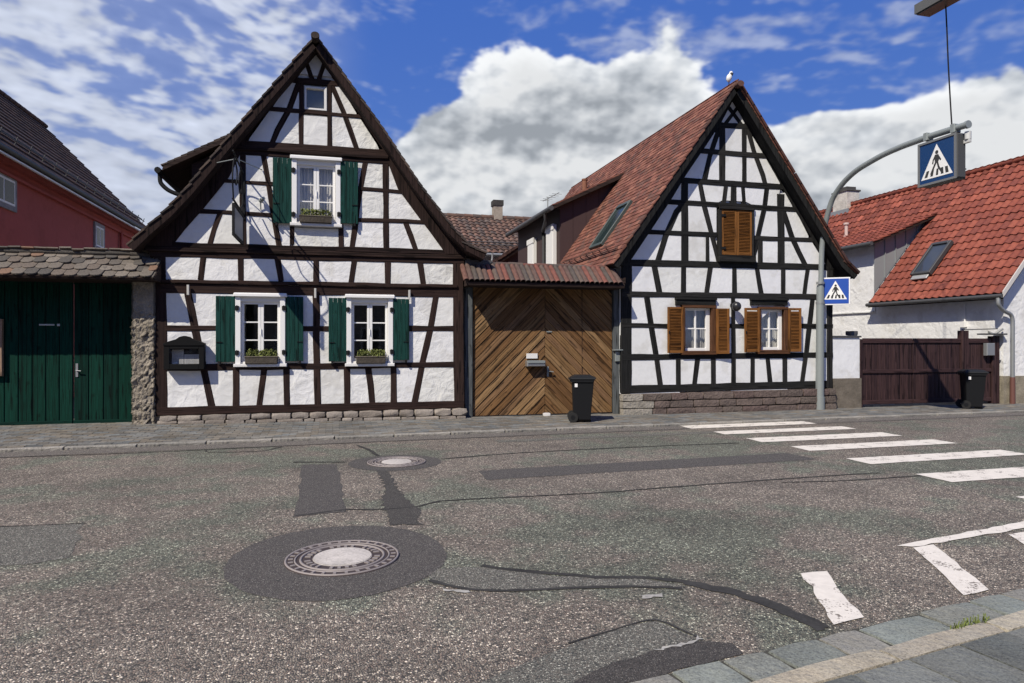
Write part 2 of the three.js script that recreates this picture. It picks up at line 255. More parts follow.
T.conc = tex(1024, 1024, (u, v) => { const f = vnoise(u * 420, v * 420, 420, 7), g = vnoise(u * 190, v * 190, 190, 9), l = tfbm(u, v, 5, 5, 51), k = .70 + .30 * (f - .5) + .26 * (g - .5) + .50 * (l - .5) - .35 * sstep(.80, .95, vnoise(u * 240, v * 240, 240, 15)); const w = .10 * (tfbm(u, v, 7, 4, 57) - .5); return [k * (1 + w), k, k * (1 - w)]; }, true, .55);
const concrete = (c, b = .012) => M(c, .93, { map: T.conc, bumpMap: T.grainB, bumpScale: b });
T.paint = tex(512, 512, (u, v) => { const n = tfbm(u, v, 10, 5, 61), m = tfbm(u, v, 120, 2, 64), chip = sstep(.66, .72, n * .62 + m * .44); const g = .74 + .16 * (tfbm(u, v, 30, 3, 66) - .5); return [mix(g, .20, chip), mix(g * .965, .18, chip), mix(g * .92, .165, chip)]; }, true, .8);
const C3 = a => new THREE.Color().setRGB(...a);
function M(col, rough = .85, o = {}) { return new THREE.MeshStandardMaterial({ color: C3(col), roughness: rough, ...o }); }
const matt = (c, r, o = {}) => new THREE.MeshPhysicalMaterial({ color: C3(c), roughness: r, specularIntensity: .3, ...o });
const wood = (c, r = .8, b = .004) => matt(c, r, { map: T.wood, bumpMap: T.woodB, bumpScale: b });
const rough = (c, r = .95, b = .008) => matt(c, r, { map: T.grain, bumpMap: T.grainB, bumpScale: b });
const X = {
  timber: [wood([.036, .021, .018], .85), wood([.030, .018, .016], .85), wood([.042, .025, .021], .85)],
  black: [wood([.023, .023, .022], .8), wood([.019, .019, .019], .8), wood([.028, .027, .026], .8)],
  plaster: M([.80, .80, .80], .95, { map: T.plasterC, bumpMap: T.plaster, bumpScale: .022 }),
  plaster2: M([.79, .80, .82], .95, { map: T.plasterC, bumpMap: T.plaster, bumpScale: .008 }),
  white: M([.80, .79, .77], .5), whiteOld: M([.72, .71, .69], .55),
  green: wood([.010, .054, .045], .8, .002), greenGate: [wood([.002, .034, .023], .85, .002), wood([.0015, .028, .020], .85, .002), wood([.003, .040, .027], .85, .002)],
  iron: matt([.014, .014, .015], .7), steel: M([.42, .43, .43], .42, { metalness: .75 }), galv: M([.25, .275, .27], .55, { metalness: .2 }),
  zinc: M([.25, .265, .27], .6, { metalness: .1 }), lead: M([.06, .06, .062], .6),
  glass: new THREE.MeshPhysicalMaterial({ color: 0xffffff, roughness: .03, transmission: 1, thickness: 0, ior: 1.5 }),
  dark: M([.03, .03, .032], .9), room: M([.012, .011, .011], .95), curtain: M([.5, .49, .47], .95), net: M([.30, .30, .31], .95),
  bin: matt([.012, .0125, .014], .5), binLid: matt([.018, .019, .021], .45), rubber: M([.012, .012, .012], .9),
  brown: wood([.235, .098, .026], .7, .002), brownDk: wood([.115, .052, .026], .7, .002), brownSl: wood([.15, .060, .014], .7, .002),
  maroon: wood([.062, .034, .034], .6, .002), maroonDk: wood([.046, .026, .027], .6, .002), dormer: M([.050, .026, .025], .7),
  deck: wood([.045, .030, .026], .9), mortar: rough([.26, .24, .21]), redWall: M([.37, .076, .060], .95, { map: T.plasterC, bumpMap: T.plaster, bumpScale: .006 }),
  tile: rough([1, 1, 1], .82, .003), sand: rough([.34, .30, .23], .95), soil: rough([.03, .024, .018]),
  zn: M([.30, .31, .31], .5, { metalness: .5 }),
};
X.tile.vertexColors = true;

// ---------------------------------------------------------------- ground, road, pavements
structure('ground', (() => { const g = new THREE.PlaneGeometry(1200, 1200); g.rotateX(-Math.PI / 2); g.translate(0, -.06, 0); return uvm(g); })(), rough([.20, .185, .165]));
const zk = x => -12.1 - .0345 * x;                 // far kerb line
const zn = x => -2.845 - .166 * x;                 // near edge of the road
function sheet(pts, y, step = 0) { // flat polygon [x, z] at a height
  const g = new THREE.ShapeGeometry(new THREE.Shape(pts.map(p => new THREE.Vector2(p[0], -p[1])))); g.rotateX(-Math.PI / 2); g.translate(0, y, 0);
  const p = g.attributes.position, uv = g.attributes.uv; for (let i = 0; i < p.count; i++) uv.setXY(i, p.getX(i), p.getZ(i)); return g;
}
function wobble(pts, amp, step) { // uneven edges
  const out = []; for (let i = 0; i < pts.length; i++) { const a = pts[i], b = pts[(i + 1) % pts.length], L = Math.hypot(b[0] - a[0], b[1] - a[1]), n = Math.max(1, Math.round(L / step)); for (let k = 0; k < n; k++) { const t = k / n; out.push([mix(a[0], b[0], t) + rr(-amp, amp), mix(a[1], b[1], t) + rr(-amp, amp)]); } } return out;
}
const asphaltM = (c, s) => { const m = M(c, .93, { map: T.asphalt, bumpMap: T.asphaltB, bumpScale: .009 }); if (s) { m.map = T.asphalt.clone(); m.map.repeat.set(s, s); m.map.needsUpdate = true; m.bumpMap = T.asphaltB.clone(); m.bumpMap.repeat.set(s, s); m.bumpMap.needsUpdate = true; m.bumpScale = .003; } return m; };
const roadMat = asphaltM([1.22, 1.22, 1.12]); roadMat.vertexColors = true;
const road = (() => {
  const p = [], c = [], uv = [], ix = [], nx = 500, nz = 140;
  for (let j = 0; j <= nz; j++) for (let i = 0; i <= nx; i++) {
    let x = -14 + 36 * i / nx; if (i === 0) x = -90; if (i === nx) x = 120;
    const xc = clamp(x, -16, 26), z = mix(zk(xc), zn(clamp(xc, -8, 9)), j / nz), q = V(x, 0, z);
    p.push(x, 0, z); uv.push(x, z);
    const n = fbm3(x * .55 + 4, 1, z * .8, 4), m = fbm3(x * 1.9, 5, z * 1.9 + 3, 4), s = fbm3(x * .3 + 30, 8, z * .45, 3);
    const st = sstep(.16, .42, fbm3(x * 3.1 + 40, 2, z * 3.1, 4)), l = 1.0 + .40 * n + .42 * m - .22 * st, gr = sstep(-.06, .22, s * 1.0 + m * .75);
    c.push(l * mix(1.07, .74, gr), l * mix(1.0, .83, gr), l * mix(.96, .75, gr));
  }
  for (let j = 0; j < nz; j++) for (let i = 0; i < nx; i++) { const a = j * (nx + 1) + i; ix.push(a, a + nx + 1, a + 1, a + 1, a + nx + 1, a + nx + 2); }
  const g = new THREE.BufferGeometry(); g.setAttribute('position', new THREE.Float32BufferAttribute(p, 3)); g.setAttribute('color', new THREE.Float32BufferAttribute(c, 3)); g.setAttribute('uv', new THREE.Float32BufferAttribute(uv, 2)); g.setIndex(ix); g.computeVertexNormals();
  return structure('road', g, roadMat);
})();
const patchMat = asphaltM([.58, .575, .56], 1 / 2.0), patchMat2 = asphaltM([.84, .88, .80], 1 / 3), tarMat = rough([.060, .058, .055], .85, .006);
const ring = (cx, cz, rx, rz, n = 40, j = .012) => Array.from({ length: n }, (_, i) => { const a = i / n * 6.2832; return [cx + Math.cos(a) * rx * (1 + rr(-j, j)), cz + Math.sin(a) * rz * (1 + rr(-j, j))]; });
part(road, 'asphalt_patch', sheet(ring(.03, -5.44, .82, .90, 90, .010), .003), patchMat);
part(road, 'asphalt_patch', sheet(ring(.80, -9.5, .63, .62), .003), patchMat);
part(road, 'asphalt_patch', sheet(wobble([[1.78, -8.62], [6.5, -8.84], [6.58, -8.25], [1.76, -8.02]], .012, .15), .003), patchMat);
part(road, 'asphalt_patch', sheet(wobble([[-.43, -9.62], [.04, -9.55], [.10, -6.86], [-.36, -6.80]], .02, .2), .0036), patchMat);
part(road, 'asphalt_patch', sheet(wobble([[.52, -8.95], [.66, -8.95], [.68, -7.9], [.72, -7.3], [.80, -6.85], [.76, -6.2], [.50, -6.25], [.46, -6.7], [.47, -7.2], [.56, -7.9]], .035, .08), .0042), asphaltM([.42, .42, .40], 1 / 2));
part(road, 'asphalt_patch', sheet(wobble([[-3.3, -7.1], [-2.2, -7.0], [-1.95, -5.9], [-2.9, -5.75]], .05, .25), .003), patchMat2);
part(road, 'asphalt_patch', sheet(wobble([[.62, -5.0], [1.1, -4.93], [1.5, -4.62], [2.1, -4.42], [2.3, -4.18], [1.9, -4.27], [1.2, -4.40], [.85, -4.5], [.66, -4.72]], .015, .12), .0024), patchMat2);
part(road, 'asphalt_patch', sheet(wobble([[.55, -3.2], [1.2, -3.52], [1.57, -3.67], [1.85, -3.735], [1.97, -3.44], [1.63, -3.36], [1.3, -3.25], [1.05, -3.05]], .012, .1), .003), patchMat2);
part(road, 'asphalt_patch', sheet(wobble([[.95, -3.03], [1.30, -3.25], [1.63, -3.355], [1.95, -3.40], [2.12, -3.33], [2.10, -3.22], [1.80, -3.16], [1.42, -3.085], [1.15, -3.02]], .010, .07), .0042), asphaltM([.42, .415, .40], 1 / 1.8));
part(road, 'asphalt_patch', sheet(wobble([[2.6, -11.2], [9, -11.42], [9, -11.15], [2.6, -10.95]], .02, .3), .003), patchMat2);
// tar seams: a band of varying width along a line
function band(pts, w, y, j = .25) {
  const cv = new THREE.CatmullRomCurve3(pts.map(p => V(p[0], 0, p[1])), false, 'catmullrom', .4), n = Math.max(12, Math.round(cv.getLength() / .09)), L = [], R = [];
  for (let i = 0; i <= n; i++) { const p = cv.getPoint(i / n), t = cv.getTangent(i / n), ww = w * (1 + rr(-j, j)) * .5; const ox = rr(-w, w) * .18; L.push([p.x - t.z * (ww + ox), p.z + t.x * (ww + ox)]); R.push([p.x + t.z * (ww - ox), p.z - t.x * (ww - ox)]); }
  return sheet([...L, ...R.reverse()], y);
}
const seams = [
  [[[1.05, -4.96], [1.28, -4.79], [1.78, -4.52], [2.13, -4.41], [2.34, -4.27], [2.51, -4.08], [2.61, -3.85], [2.67, -3.6], [2.70, -3.36]], .055], [[[.63, -4.75], [.87, -4.5], [1.18, -4.41], [1.57, -4.35], [1.9, -4.29], [2.26, -4.17]], .04], [[[2.34, -4.27], [2.56, -4.0], [2.68, -3.7], [2.74, -3.38]], .10],
  [[[-.36, -6.83], [.11, -6.94], [.45, -6.87], [.8, -6.9], [1.06, -7.07], [1.7, -7.07], [2.81, -7.03], [4.09, -7.12], [5.48, -7.19], [6.66, -7.21]], .035], [[[-.55, -9.87], [.15, -9.69]], .05], [[[1.45, -9.6], [2.67, -9.84], [4.65, -9.93], [6.4, -9.91]], .045],
  [[[-7, -11.2], [-4.6, -11.28], [-2.8, -11.27], [.08, -11.49], [2.9, -11.62], [5.9, -11.75], [10, -11.9], [16, -12.05]], .035], [[[.6, -10.1], [.52, -10.6], [.35, -11.2]], .06], [[[5.1, -7.0], [6, -6.9], [7.4, -6.95]], .03], [[[-1.9, -11.27], [-1.8, -11.05], [-1.1, -10.98], [-.8, -11.35]], .03],
  [[[1.24, -3.56], [1.57, -3.67], [1.85, -3.735], [1.97, -3.44]], .014], [[[-3.3, -7.1], [-2.2, -7.02]], .02],
];
seams.forEach(([p, w], i) => part(road, 'tar_seam', band(p, w, .0046 + i * .00015), tarMat));
// painted markings
const paint = M([.93, .89, .82], .8, { map: T.paint });
function mark(name, pts, amp = .008) { return part(road, name, sheet(wobble(pts, amp, .12), .0072), paint); }
const stripeX = [6.55, 6.72, 6.80, 6.95, 7.0, 7.02, 7.02];
for (let i = 0; i < 7; i++) { const z0 = [-12.2, -11.26, -10.34, -9.36, -8.2, -7.02, -5.72][i], z1 = [-11.74, -10.86, -9.86, -8.9, -7.74, -6.5, -5.2][i], x0 = stripeX[i], x1 = x0 + 2.85; mark('crosswalk_stripe', [[x0, z0], [x1, z0 - .07], [x1, z1 - .07], [x0, z1]]); }
mark('road_dash', [[3.22, -4.2], [3.43, -4.21], [3.07, -3.46], [2.83, -3.40]], .016); mark('road_dash', [[4.50, -4.51], [4.72, -4.54], [4.22, -3.62], [3.97, -3.58]]); mark('road_dash', [[5.6, -4.62], [5.82, -4.65], [5.5, -4.1], [5.26, -4.06]]);
mark('edge_line', [[4.40, -4.60], [6.15, -4.92], [8.0, -5.25], [7.95, -5.08], [5.9, -4.735], [4.5, -4.53]], .012);
for (const p of [[[1.93, -4.12], [2.07, -4.10], [2.06, -4.06], [1.92, -4.06]], [[1.66, -3.372], [1.84, -3.40], [1.96, -3.435], [1.97, -3.48], [1.985, -3.42], [1.84, -3.38], [1.67, -3.355]], [[.70, -4.55], [.86, -4.48], [.86, -4.44], [.70, -4.52]]]) part(road, 'paint_trace', sheet(wobble(p, .012, .03), .0068), rough([.48, .46, .42]));
// manhole covers
function manhole(cx, cz, r, label) {
  const t = thing('manhole_cover', label, 'manhole', [cx, .006, cz]), cast = M([.050, .036, .034], .75, { metalness: .1, bumpMap: T.grainB, bumpScale: .002 }), cast2 = M([.36, .315, .295], .6, { metalness: .1, map: T.grain });
  const y0 = .006, lathe = (pts, n = 56) => { const g = new THREE.LatheGeometry(pts.map(p => new THREE.Vector2(p[0], p[1])), n); g.translate(cx, y0, cz); return g; };
  part(t, 'frame', lathe([[r * .80, .0], [r * .80, .006], [r * .96, .006], [r, .003], [r, -.02]]), cast);
  part(t, 'raised_ring', lathe([[r * .955, .006], [r * .96, .011], [r * .985, .011], [r * .99, .004]]), cast2); part(t, 'raised_ring', lathe([[r * .80, .005], [r * .805, .011], [r * .825, .011], [r * .83, .005]]), cast2);
  part(t, 'cover_plate', lathe([[0, .003], [r * .795, .003]]), cast);
  part(t, 'raised_ring', lathe([[r * .70, .003], [r * .705, .011], [r * .735, .011], [r * .74, .003]]), cast2);
  const cc = lathe([[0.001, .0125], [r * .50, .0115], [r * .515, .003]]); part(t, 'concrete_centre', uvm(cc), rough([.62, .57, .52], .9, .003));
  const studs = [], slots = []; for (let i = 0; i < 30; i++) { const a = i / 30 * 6.2832, g = new THREE.BoxGeometry(r * .10, .010, r * .055); g.rotateY(-a); g.translate(cx + Math.cos(a) * r * .61, y0 + .006, cz + Math.sin(a) * r * .61); if (i % 5) studs.push(g); const s = new THREE.BoxGeometry(r * .085, .006, r * .05); s.rotateY(-a - .05); s.translate(cx + Math.cos(a + .05) * r * .89, y0 + .0085, cz + Math.sin(a + .05) * r * .89); slots.push(s); }
  part(t, 'studs', studs, cast2, true); part(t, 'frame_studs', slots, cast2, true);
}
manhole(.058, -5.41, .43, 'large round manhole cover with concrete centre in the nearer asphalt circle');
manhole(.82, -9.5, .40, 'smaller-looking round manhole cover in the farther asphalt circle near the houses');

// far pavement: small concrete pavers, kerb stones, gutter
const hA = x => x < -3.3 ? .131 : x < 2.5 ? mix(.131, .075, (x + 3.3) / 5.8) : x < 6.1 ? mix(.075, .055, (x - 2.5) / 3.6) : .052;
const hp = (x, z) => mix(hA(x), .05, clamp((z + 14) / (zk(x) + 14)));
{
  const n = 130, p = [], ix = [], uv = []; for (let i = 0; i <= n; i++) { const x = -22 + i * .5; for (const z of [-14.9, -14, zk(x)]) { p.push(x, hp(x, z) - .014, z); uv.push(x, z); } }
  for (let i = 0; i < n; i++) for (const b of [0, 1]) { const a = i * 3 + b; ix.push(a, a + 1, a + 3, a + 3, a + 1, a + 4); }
  const g = new THREE.BufferGeometry(); g.setAttribute('position', new THREE.Float32BufferAttribute(p, 3)); g.setAttribute('uv', new THREE.Float32BufferAttribute(uv, 2)); g.setIndex(ix); g.computeVertexNormals();
  const pav = structure('pavement', g, rough([.15, .14, .13]));
  const pr = cbox(-.116, .116, -.06, 0, -.056, .056, .004), ms = [], cs = [], q = new THREE.Quaternion();
  for (let j = 0; j < 24; j++) for (let i = 0; i < 160; i++) {
    const z = -14.9 + .06 + j * .12, x = -13 + (i + (j % 2) * .5) * .24; if (z > zk(x) - .05) continue;
    ms.push(new THREE.Matrix4().compose(V(x, hp(x, z) + rr(-.003, .003), z), q.setFromEuler(new THREE.Euler(rr(-.012, .012), rr(-.01, .01), rr(-.008, .008))), V(1, 1, 1)));
    const k = rr(.75, 1.2) * (1 + .35 * fbm3(x * .8, 3, z, 3)), w = rr(-.02, .02); cs.push([(.215 + w) * k, .205 * k, (.185 - w) * k]);
  }
  const pm = rough([1, 1, 1], .95, .003); pm.vertexColors = true; part(pav, 'pavers', many(pr, ms, cs), pm, true);
  const km = [rough([.34, .32, .285], .95, .02), rough([.30, .285, .255], .95, .02), rough([.37, .345, .305], .95, .02)];
  const kg = cbox(0, .985, -.12, 0, 0, .14, .012), kerb = structure('kerb', box(-22, 44, -.13, -.08, -12.1, -12.0), X.dark);
  kerb.position.set(0, 0, 0); kerb.rotation.y = 0;
  for (let i = 0; i < 34; i++) { const x = -13 + i; piece(kerb, 'kerb_stone', kg, km[i % 3], new THREE.Matrix4().compose(V(x, .05 + rr(-.004, .004), zk(x) - .005), new THREE.Quaternion().setFromAxisAngle(V(0, 1, 0), Math.atan(.0345)), V(1, 1, 1))); }
  part(road, 'gutter', sheet(wobble([[-16, zk(-16) + .12], [24, zk(24) + .12], [24, zk(24) + .62], [-16, zk(-16) + .62]], .01, .4), .0035), asphaltM([1.0, .97, .90], 1 / 2.0));
}
// near pavement: gutter stones, kerb stones, slabs
{
  const ux = Math.cos(Math.atan(.166)), uz = -Math.sin(Math.atan(.166)), q = new THREE.Quaternion().setFromAxisAngle(V(0, 1, 0), Math.atan(.166));
  const at = (s, d, y) => V(s * ux - d * uz, y, zn(0) + s * uz + d * ux); // s along the kerb, d away from the road
  const np = structure('near_pavement', (() => { const a = at(-20, .0, 0), b = at(24, .0, 0), c = at(24, 6, 0), d = at(-20, 6, 0); return sheet([[a.x, a.z], [b.x, b.z], [c.x, c.z], [d.x, d.z]], .001); })(), rough([.085, .082, .07]));
  const gm = [[.27, .29, .255], [.29, .30, .262], [.245, .262, .232], [.31, .30, .262]].map(c => concrete(c)), km = [[.46, .41, .315], [.42, .375, .295], [.49, .43, .325]].map(c => concrete(c)), sm = [[.19, .195, .175], [.215, .218, .195], [.165, .172, .155]].map(c => concrete(c));
  let s = -3; for (let i = 0; i < 30; i++) { const w = [.34, .31, .36, .30, .52, .46][i % 6] + rr(-.02, .02), h = .022; const g = stoneGeo(w - .020, .08, .25, .10, .10); piece(np, 'gutter_stone', g, gm[i % 4], new THREE.Matrix4().compose(at(s + w / 2, .135 + rr(-.008, .008), .018 - .04 + rr(-.003, .004)), q, V(1, 1, 1))); s += w; }
  s = -3.2; for (let i = 0; i < 12; i++) { const w = .86 + rr(-.05, .05), g = stoneGeo(w - .014, .10, .15, .07, .09); piece(np, 'kerb_stone', g, km[i % 3], new THREE.Matrix4().compose(at(s + w / 2, .34, .038 - .05 + rr(-.002, .003)), q, V(1, 1, 1))); s += w; }
  for (let r = 0; r < 5; r++) for (let i = 0; i < 22; i++) { const g = cbox(-.194, .194, -.05, 0, -.194, .194, .006); piece(np, 'paving_slab', g, sm[(i * 2 + r * 3 + ((i * r) % 2)) % 3], new THREE.Matrix4().compose(at(-3 + (i + .5 * (r % 2)) * .4, .62 + r * .4, .040 + rr(-.003, .003)), q, V(1, 1, 1))); }
  // little weeds in the kerb joint
  const w = thing('weed_tuft', 'small green weed tuft growing in the joint of the near kerb', 'weed', [3.55, .02, -3.17]), gs = [];
  for (let i = 0; i < 60; i++) { const b = at(3.55 + rr(-.16, .16), .265 + rr(-.02, .02), .02), a = rr(0, 6.28), L = rr(.02, .05), g = new THREE.PlaneGeometry(.006, L); g.translate(0, L / 2, 0); g.rotateX(rr(-.8, .8)); g.rotateY(a); g.translate(b.x, b.y, b.z); gs.push(g); }
  part(w, 'blades', gs, M([.12, .15, .03], .8, { side: THREE.DoubleSide }), true);
}

// ---------------------------------------------------------------- timber facades
const FZ = -14;
// one hewn timber along a polyline [x, y, x, y ...]
function timberGeo(pts, w, front, back = .09) {
  const P = []; for (let i = 0; i < pts.length; i += 2) P.push([pts[i], pts[i + 1]]);
  const S = []; for (let i = 0; i < P.length - 1; i++) { const L = Math.hypot(P[i + 1][0] - P[i][0], P[i + 1][1] - P[i][1]), n = Math.max(1, Math.min(14, Math.round(L / .45))); for (let k = 0; k < n; k++) S.push([mix(P[i][0], P[i + 1][0], k / n), mix(P[i][1], P[i + 1][1], k / n)]); }
  S.push(P[P.length - 1]);
  const pos = [], uv = [], ch = Math.min(.010, w * .12), A = []; let len = rr(0, 7); const v0 = rr(0, 5);
  for (let i = 0; i < S.length; i++) {
    const a = S[Math.max(0, i - 1)], b = S[Math.min(S.length - 1, i + 1)], L = Math.hypot(b[0] - a[0], b[1] - a[1]) || 1, nx = -(b[1] - a[1]) / L, ny = (b[0] - a[0]) / L;
    const e1 = w / 2 + rr(-.010, .008), e2 = w / 2 + rr(-.010, .008), zf = FZ + front + rr(-.002, .002);
    if (i) len += Math.hypot(S[i][0] - S[i - 1][0], S[i][1] - S[i - 1][1]);
    const row = [[-e1, FZ - back], [-e1, zf - ch], [-e1 + ch, zf], [e2 - ch, zf], [e2, zf - ch], [e2, FZ - back]].map(([o, z]) => [S[i][0] + nx * o, S[i][1] + ny * o, z, len, v0 + o]);
    A.push(row);
  }
  const tri = (a, b, c) => { for (const p of [a, b, c]) { pos.push(p[0], p[1], p[2]); uv.push(p[3], p[4]); } };
  for (let i = 0; i < A.length - 1; i++) for (let k = 0; k < 5; k++) { const a = A[i][k], b = A[i + 1][k], c = A[i + 1][k + 1], d = A[i][k + 1]; tri(a, b, d); tri(b, c, d); }
  for (const [row, f] of [[A[0], 1], [A[A.length - 1], 0]]) for (let k = 1; k < 5; k++) f ? tri(row[0], row[k], row[k + 1]) : tri(row[0], row[k + 1], row[k]);
  const g = new THREE.BufferGeometry(); g.setAttribute('position', new THREE.Float32BufferAttribute(pos, 3)); g.setAttribute('uv', new THREE.Float32BufferAttribute(uv, 2)); g.computeVertexNormals();
  const n = g.attributes.normal; let s = 0; for (let i = 0; i < n.count; i++) s += n.getZ(i);
  if (s < 0) { const p = g.attributes.position, u = g.attributes.uv; for (let i = 0; i < p.count; i += 3) { for (const at of [p, u]) { const sz = at.itemSize; for (let k = 0; k < sz; k++) { const t = at.array[(i + 1) * sz + k]; at.array[(i + 1) * sz + k] = at.array[(i + 2) * sz + k]; at.array[(i + 2) * sz + k] = t; } } } g.computeVertexNormals(); }
  return g;
}
// the plaster fields left between the timbers: fill them on a grid, then one panel for each
function plasterFields(outline, beams, blocks, polys) {
  const c = .02, xs = outline.map(p => p[0]), ys = outline.map(p => p[1]), x0 = Math.min(...xs), y0 = Math.min(...ys), nx = Math.ceil((Math.max(...xs) - x0) / c), ny = Math.ceil((Math.max(...ys) - y0) / c), m = new Uint8Array(nx * ny);
  const inside = (poly, x, y) => { let r = false; for (let i = 0, j = poly.length - 1; i < poly.length; j = i++) { const [xi, yi] = poly[i], [xj, yj] = poly[j]; if ((yi > y) !== (yj > y) && x < (xj - xi) * (y - yi) / (yj - yi) + xi) r = !r; } return r; };
  for (let j = 0; j < ny; j++) for (let i = 0; i < nx; i++) if (inside(outline, x0 + (i + .5) * c, y0 + (j + .5) * c)) m[j * nx + i] = 1;
  const near = (x, y, ax, ay, bx, by) => { const dx = bx - ax, dy = by - ay, t = clamp(((x - ax) * dx + (y - ay) * dy) / (dx * dx + dy * dy)); return Math.hypot(x - ax - t * dx, y - ay - t * dy); };
  const each = (xa, xb, ya, yb, f) => { for (let j = Math.max(0, Math.floor((ya - y0) / c)); j < Math.min(ny, Math.ceil((yb - y0) / c)); j++) for (let i = Math.max(0, Math.floor((xa - x0) / c)); i < Math.min(nx, Math.ceil((xb - x0) / c)); i++) if (f(x0 + (i + .5) * c, y0 + (j + .5) * c)) m[j * nx + i] = 0; };
  for (const [, w, ...q] of beams) for (let k = 0; k + 3 < q.length; k += 2) { const [ax, ay, bx, by] = q.slice(k, k + 4); each(Math.min(ax, bx) - w, Math.max(ax, bx) + w, Math.min(ay, by) - w, Math.max(ay, by) + w, (x, y) => near(x, y, ax, ay, bx, by) < w * .5); }
  for (const [a, b, d, e] of blocks) each(a, d, b, e, () => true);
  for (const p of polys) each(Math.min(...p.map(v => v[0])), Math.max(...p.map(v => v[0])), Math.min(...p.map(v => v[1])), Math.max(...p.map(v => v[1])), (x, y) => inside(p, x, y));
  const out = [], st = [];
  for (let s = 0; s < m.length; s++) if (m[s] === 1) {
    const cells = []; st.push(s); m[s] = 2;
    while (st.length) { const k = st.pop(); cells.push(k); const i = k % nx; for (const d of [k - 1, k + 1, k - nx, k + nx]) if (d >= 0 && d < m.length && m[d] === 1 && Math.abs((d % nx) - i) <= 1) { m[d] = 2; st.push(d); } }
    if (cells.length < 12) continue;
    const pts = []; for (const k of cells) { const x = x0 + (k % nx) * c, y = y0 + Math.floor(k / nx) * c; pts.push([x, y], [x + c, y], [x, y + c], [x + c, y + c]); }
    pts.sort((a, b) => a[0] - b[0] || a[1] - b[1]);
    const cr = (o, a, b) => (a[0] - o[0]) * (b[1] - o[1]) - (a[1] - o[1]) * (b[0] - o[0]), half = l => { const h = []; for (const p of l) { while (h.length > 1 && cr(h[h.length - 2], h[h.length - 1], p) <= 1e-9) h.pop(); h.push(p); } h.pop(); return h; };
    const h = [...half(pts), ...half([...pts].reverse())], gx = h.reduce((a, p) => a + p[0], 0) / h.length, gy = h.reduce((a, p) => a + p[1], 0) / h.length;
    out.push(h.map(([x, y]) => { const L = Math.hypot(x - gx, y - gy); return [gx + (x - gx) * (1 + .022 / L), gy + (y - gy) * (1 + .022 / L)]; }));
  }
  return out;
}
const R4 = r => [[r[0], r[1]], [r[2], r[1]], [r[2], r[3]], [r[0], r[3]]];
function facade(house, beams, outline, rafters, holes, mats, plaster, zBack) {
  const tones = [1, .965, .94, .985].map((k, i) => { const m = plaster.clone(); m.color.multiplyScalar(k); m.color.b *= [1, .985, .97, 1.01][i]; m.bumpScale = plaster.bumpScale * [1, .6, 1.25, .8][i]; return m; }), order = { rail: .000, moulding: .035, post: -.003, brace: -.006 };
  beams.forEach(([k, w, ...q], i) => part(house, k === 'rail' ? 'beam' : k, timberGeo(q, w, order[k] + (i % 3) * .0007, k === 'moulding' ? .02 : .09), mats[i % 3]));
  rafters.forEach((p, i) => part(house, 'rafter', uvm(extr(p, FZ - .09, FZ + .004 + i * .001), 'y'), mats[i]));
  for (const p of plasterFields(outline, beams, holes.map(r => [r[0] - .085, r[1] - .12, r[2] + .085, r[3] + .24]), rafters)) part(house, 'plaster_panel', uvm(extr(p, FZ - .08, FZ - .013 - rr(0, .004))), tones[Math.floor(rnd() * 4)]);
  const front = extr(outline, FZ - .30, FZ - .055, 0, holes.map(R4)); part(house, 'wall', uvm(front), plaster);
  const ins = outline.map(p => p);
  part(house, 'wall', uvm(extr(ins, zBack, FZ - 1.0)), plaster);
  const y0 = Math.min(outline[0][1], outline[outline.length - 1][1]), xa = outline[0][0], xb = outline[outline.length - 1][0];
  part(house, 'wall', [box(xa + .01, xa + .25, y0, outline[1][1], FZ - 1.0, FZ - .30), box(xb - .25, xb - .01, y0, outline[1][1], FZ - 1.0, FZ - .30)], plaster);
}
// ---------------------------------------------------------------- roofs
// tile courses on a slope: O lower corner, A along the eave, S up the slope (both unit), La and Ls lengths
function courses(O, A, S, La, Ls, tw, ex, jit = .01, stagger = .5) {
  const Nn = A.clone().cross(S).normalize(), out = []; let row = 0;
  const put = (a, w, s) => {
    const p = O.clone().addScaledVector(A, a + w / 2).addScaledVector(S, s).addScaledVector(Nn, rr(-jit, jit) * .4);
    const m = new THREE.Matrix4().makeBasis(A, S, Nn); m.multiply(new THREE.Matrix4().makeRotationFromEuler(new THREE.Euler(-.10 + rr(-jit, jit), rr(-jit, jit), rr(-jit, jit) * .8))); m.scale(V(w / tw, 1, 1)); m.setPosition(p); out.push(m);
  };
  for (let s = 0; s < Ls - ex * .3; s += ex, row++) {
    let a = (row % 2) * tw * stagger; if (a > .03) put(0, a, s);
    for (; a + tw <= La + .001; a += tw) put(a, tw, s);
    if (La - a > .03) put(a, La - a, s);
  }
  return out;
}
const flatTile = (w, L, t = .032) => { const g = cbox(-w / 2 + .002, w / 2 - .002, -.01, L, -t / 2, t / 2, .003); g.translate(0, 0, .022); return g; };
function beaverTile(w, L, t = .018) { // plain tile with a rounded tail
  const s = new THREE.Shape(), h = w / 2 - .004; s.moveTo(-h, L); s.lineTo(-h, .06); s.quadraticCurveTo(-h, 0, 0, -.012); s.quadraticCurveTo(h, 0, h, .06); s.lineTo(h, L); s.closePath();
  const g = new THREE.ExtrudeGeometry(s, { depth: t, bevelEnabled: true, bevelSize: .003, bevelThickness: .003, bevelSegments: 1, curveSegments: 4 }); g.translate(0, 0, .012); return uvm(g);
}
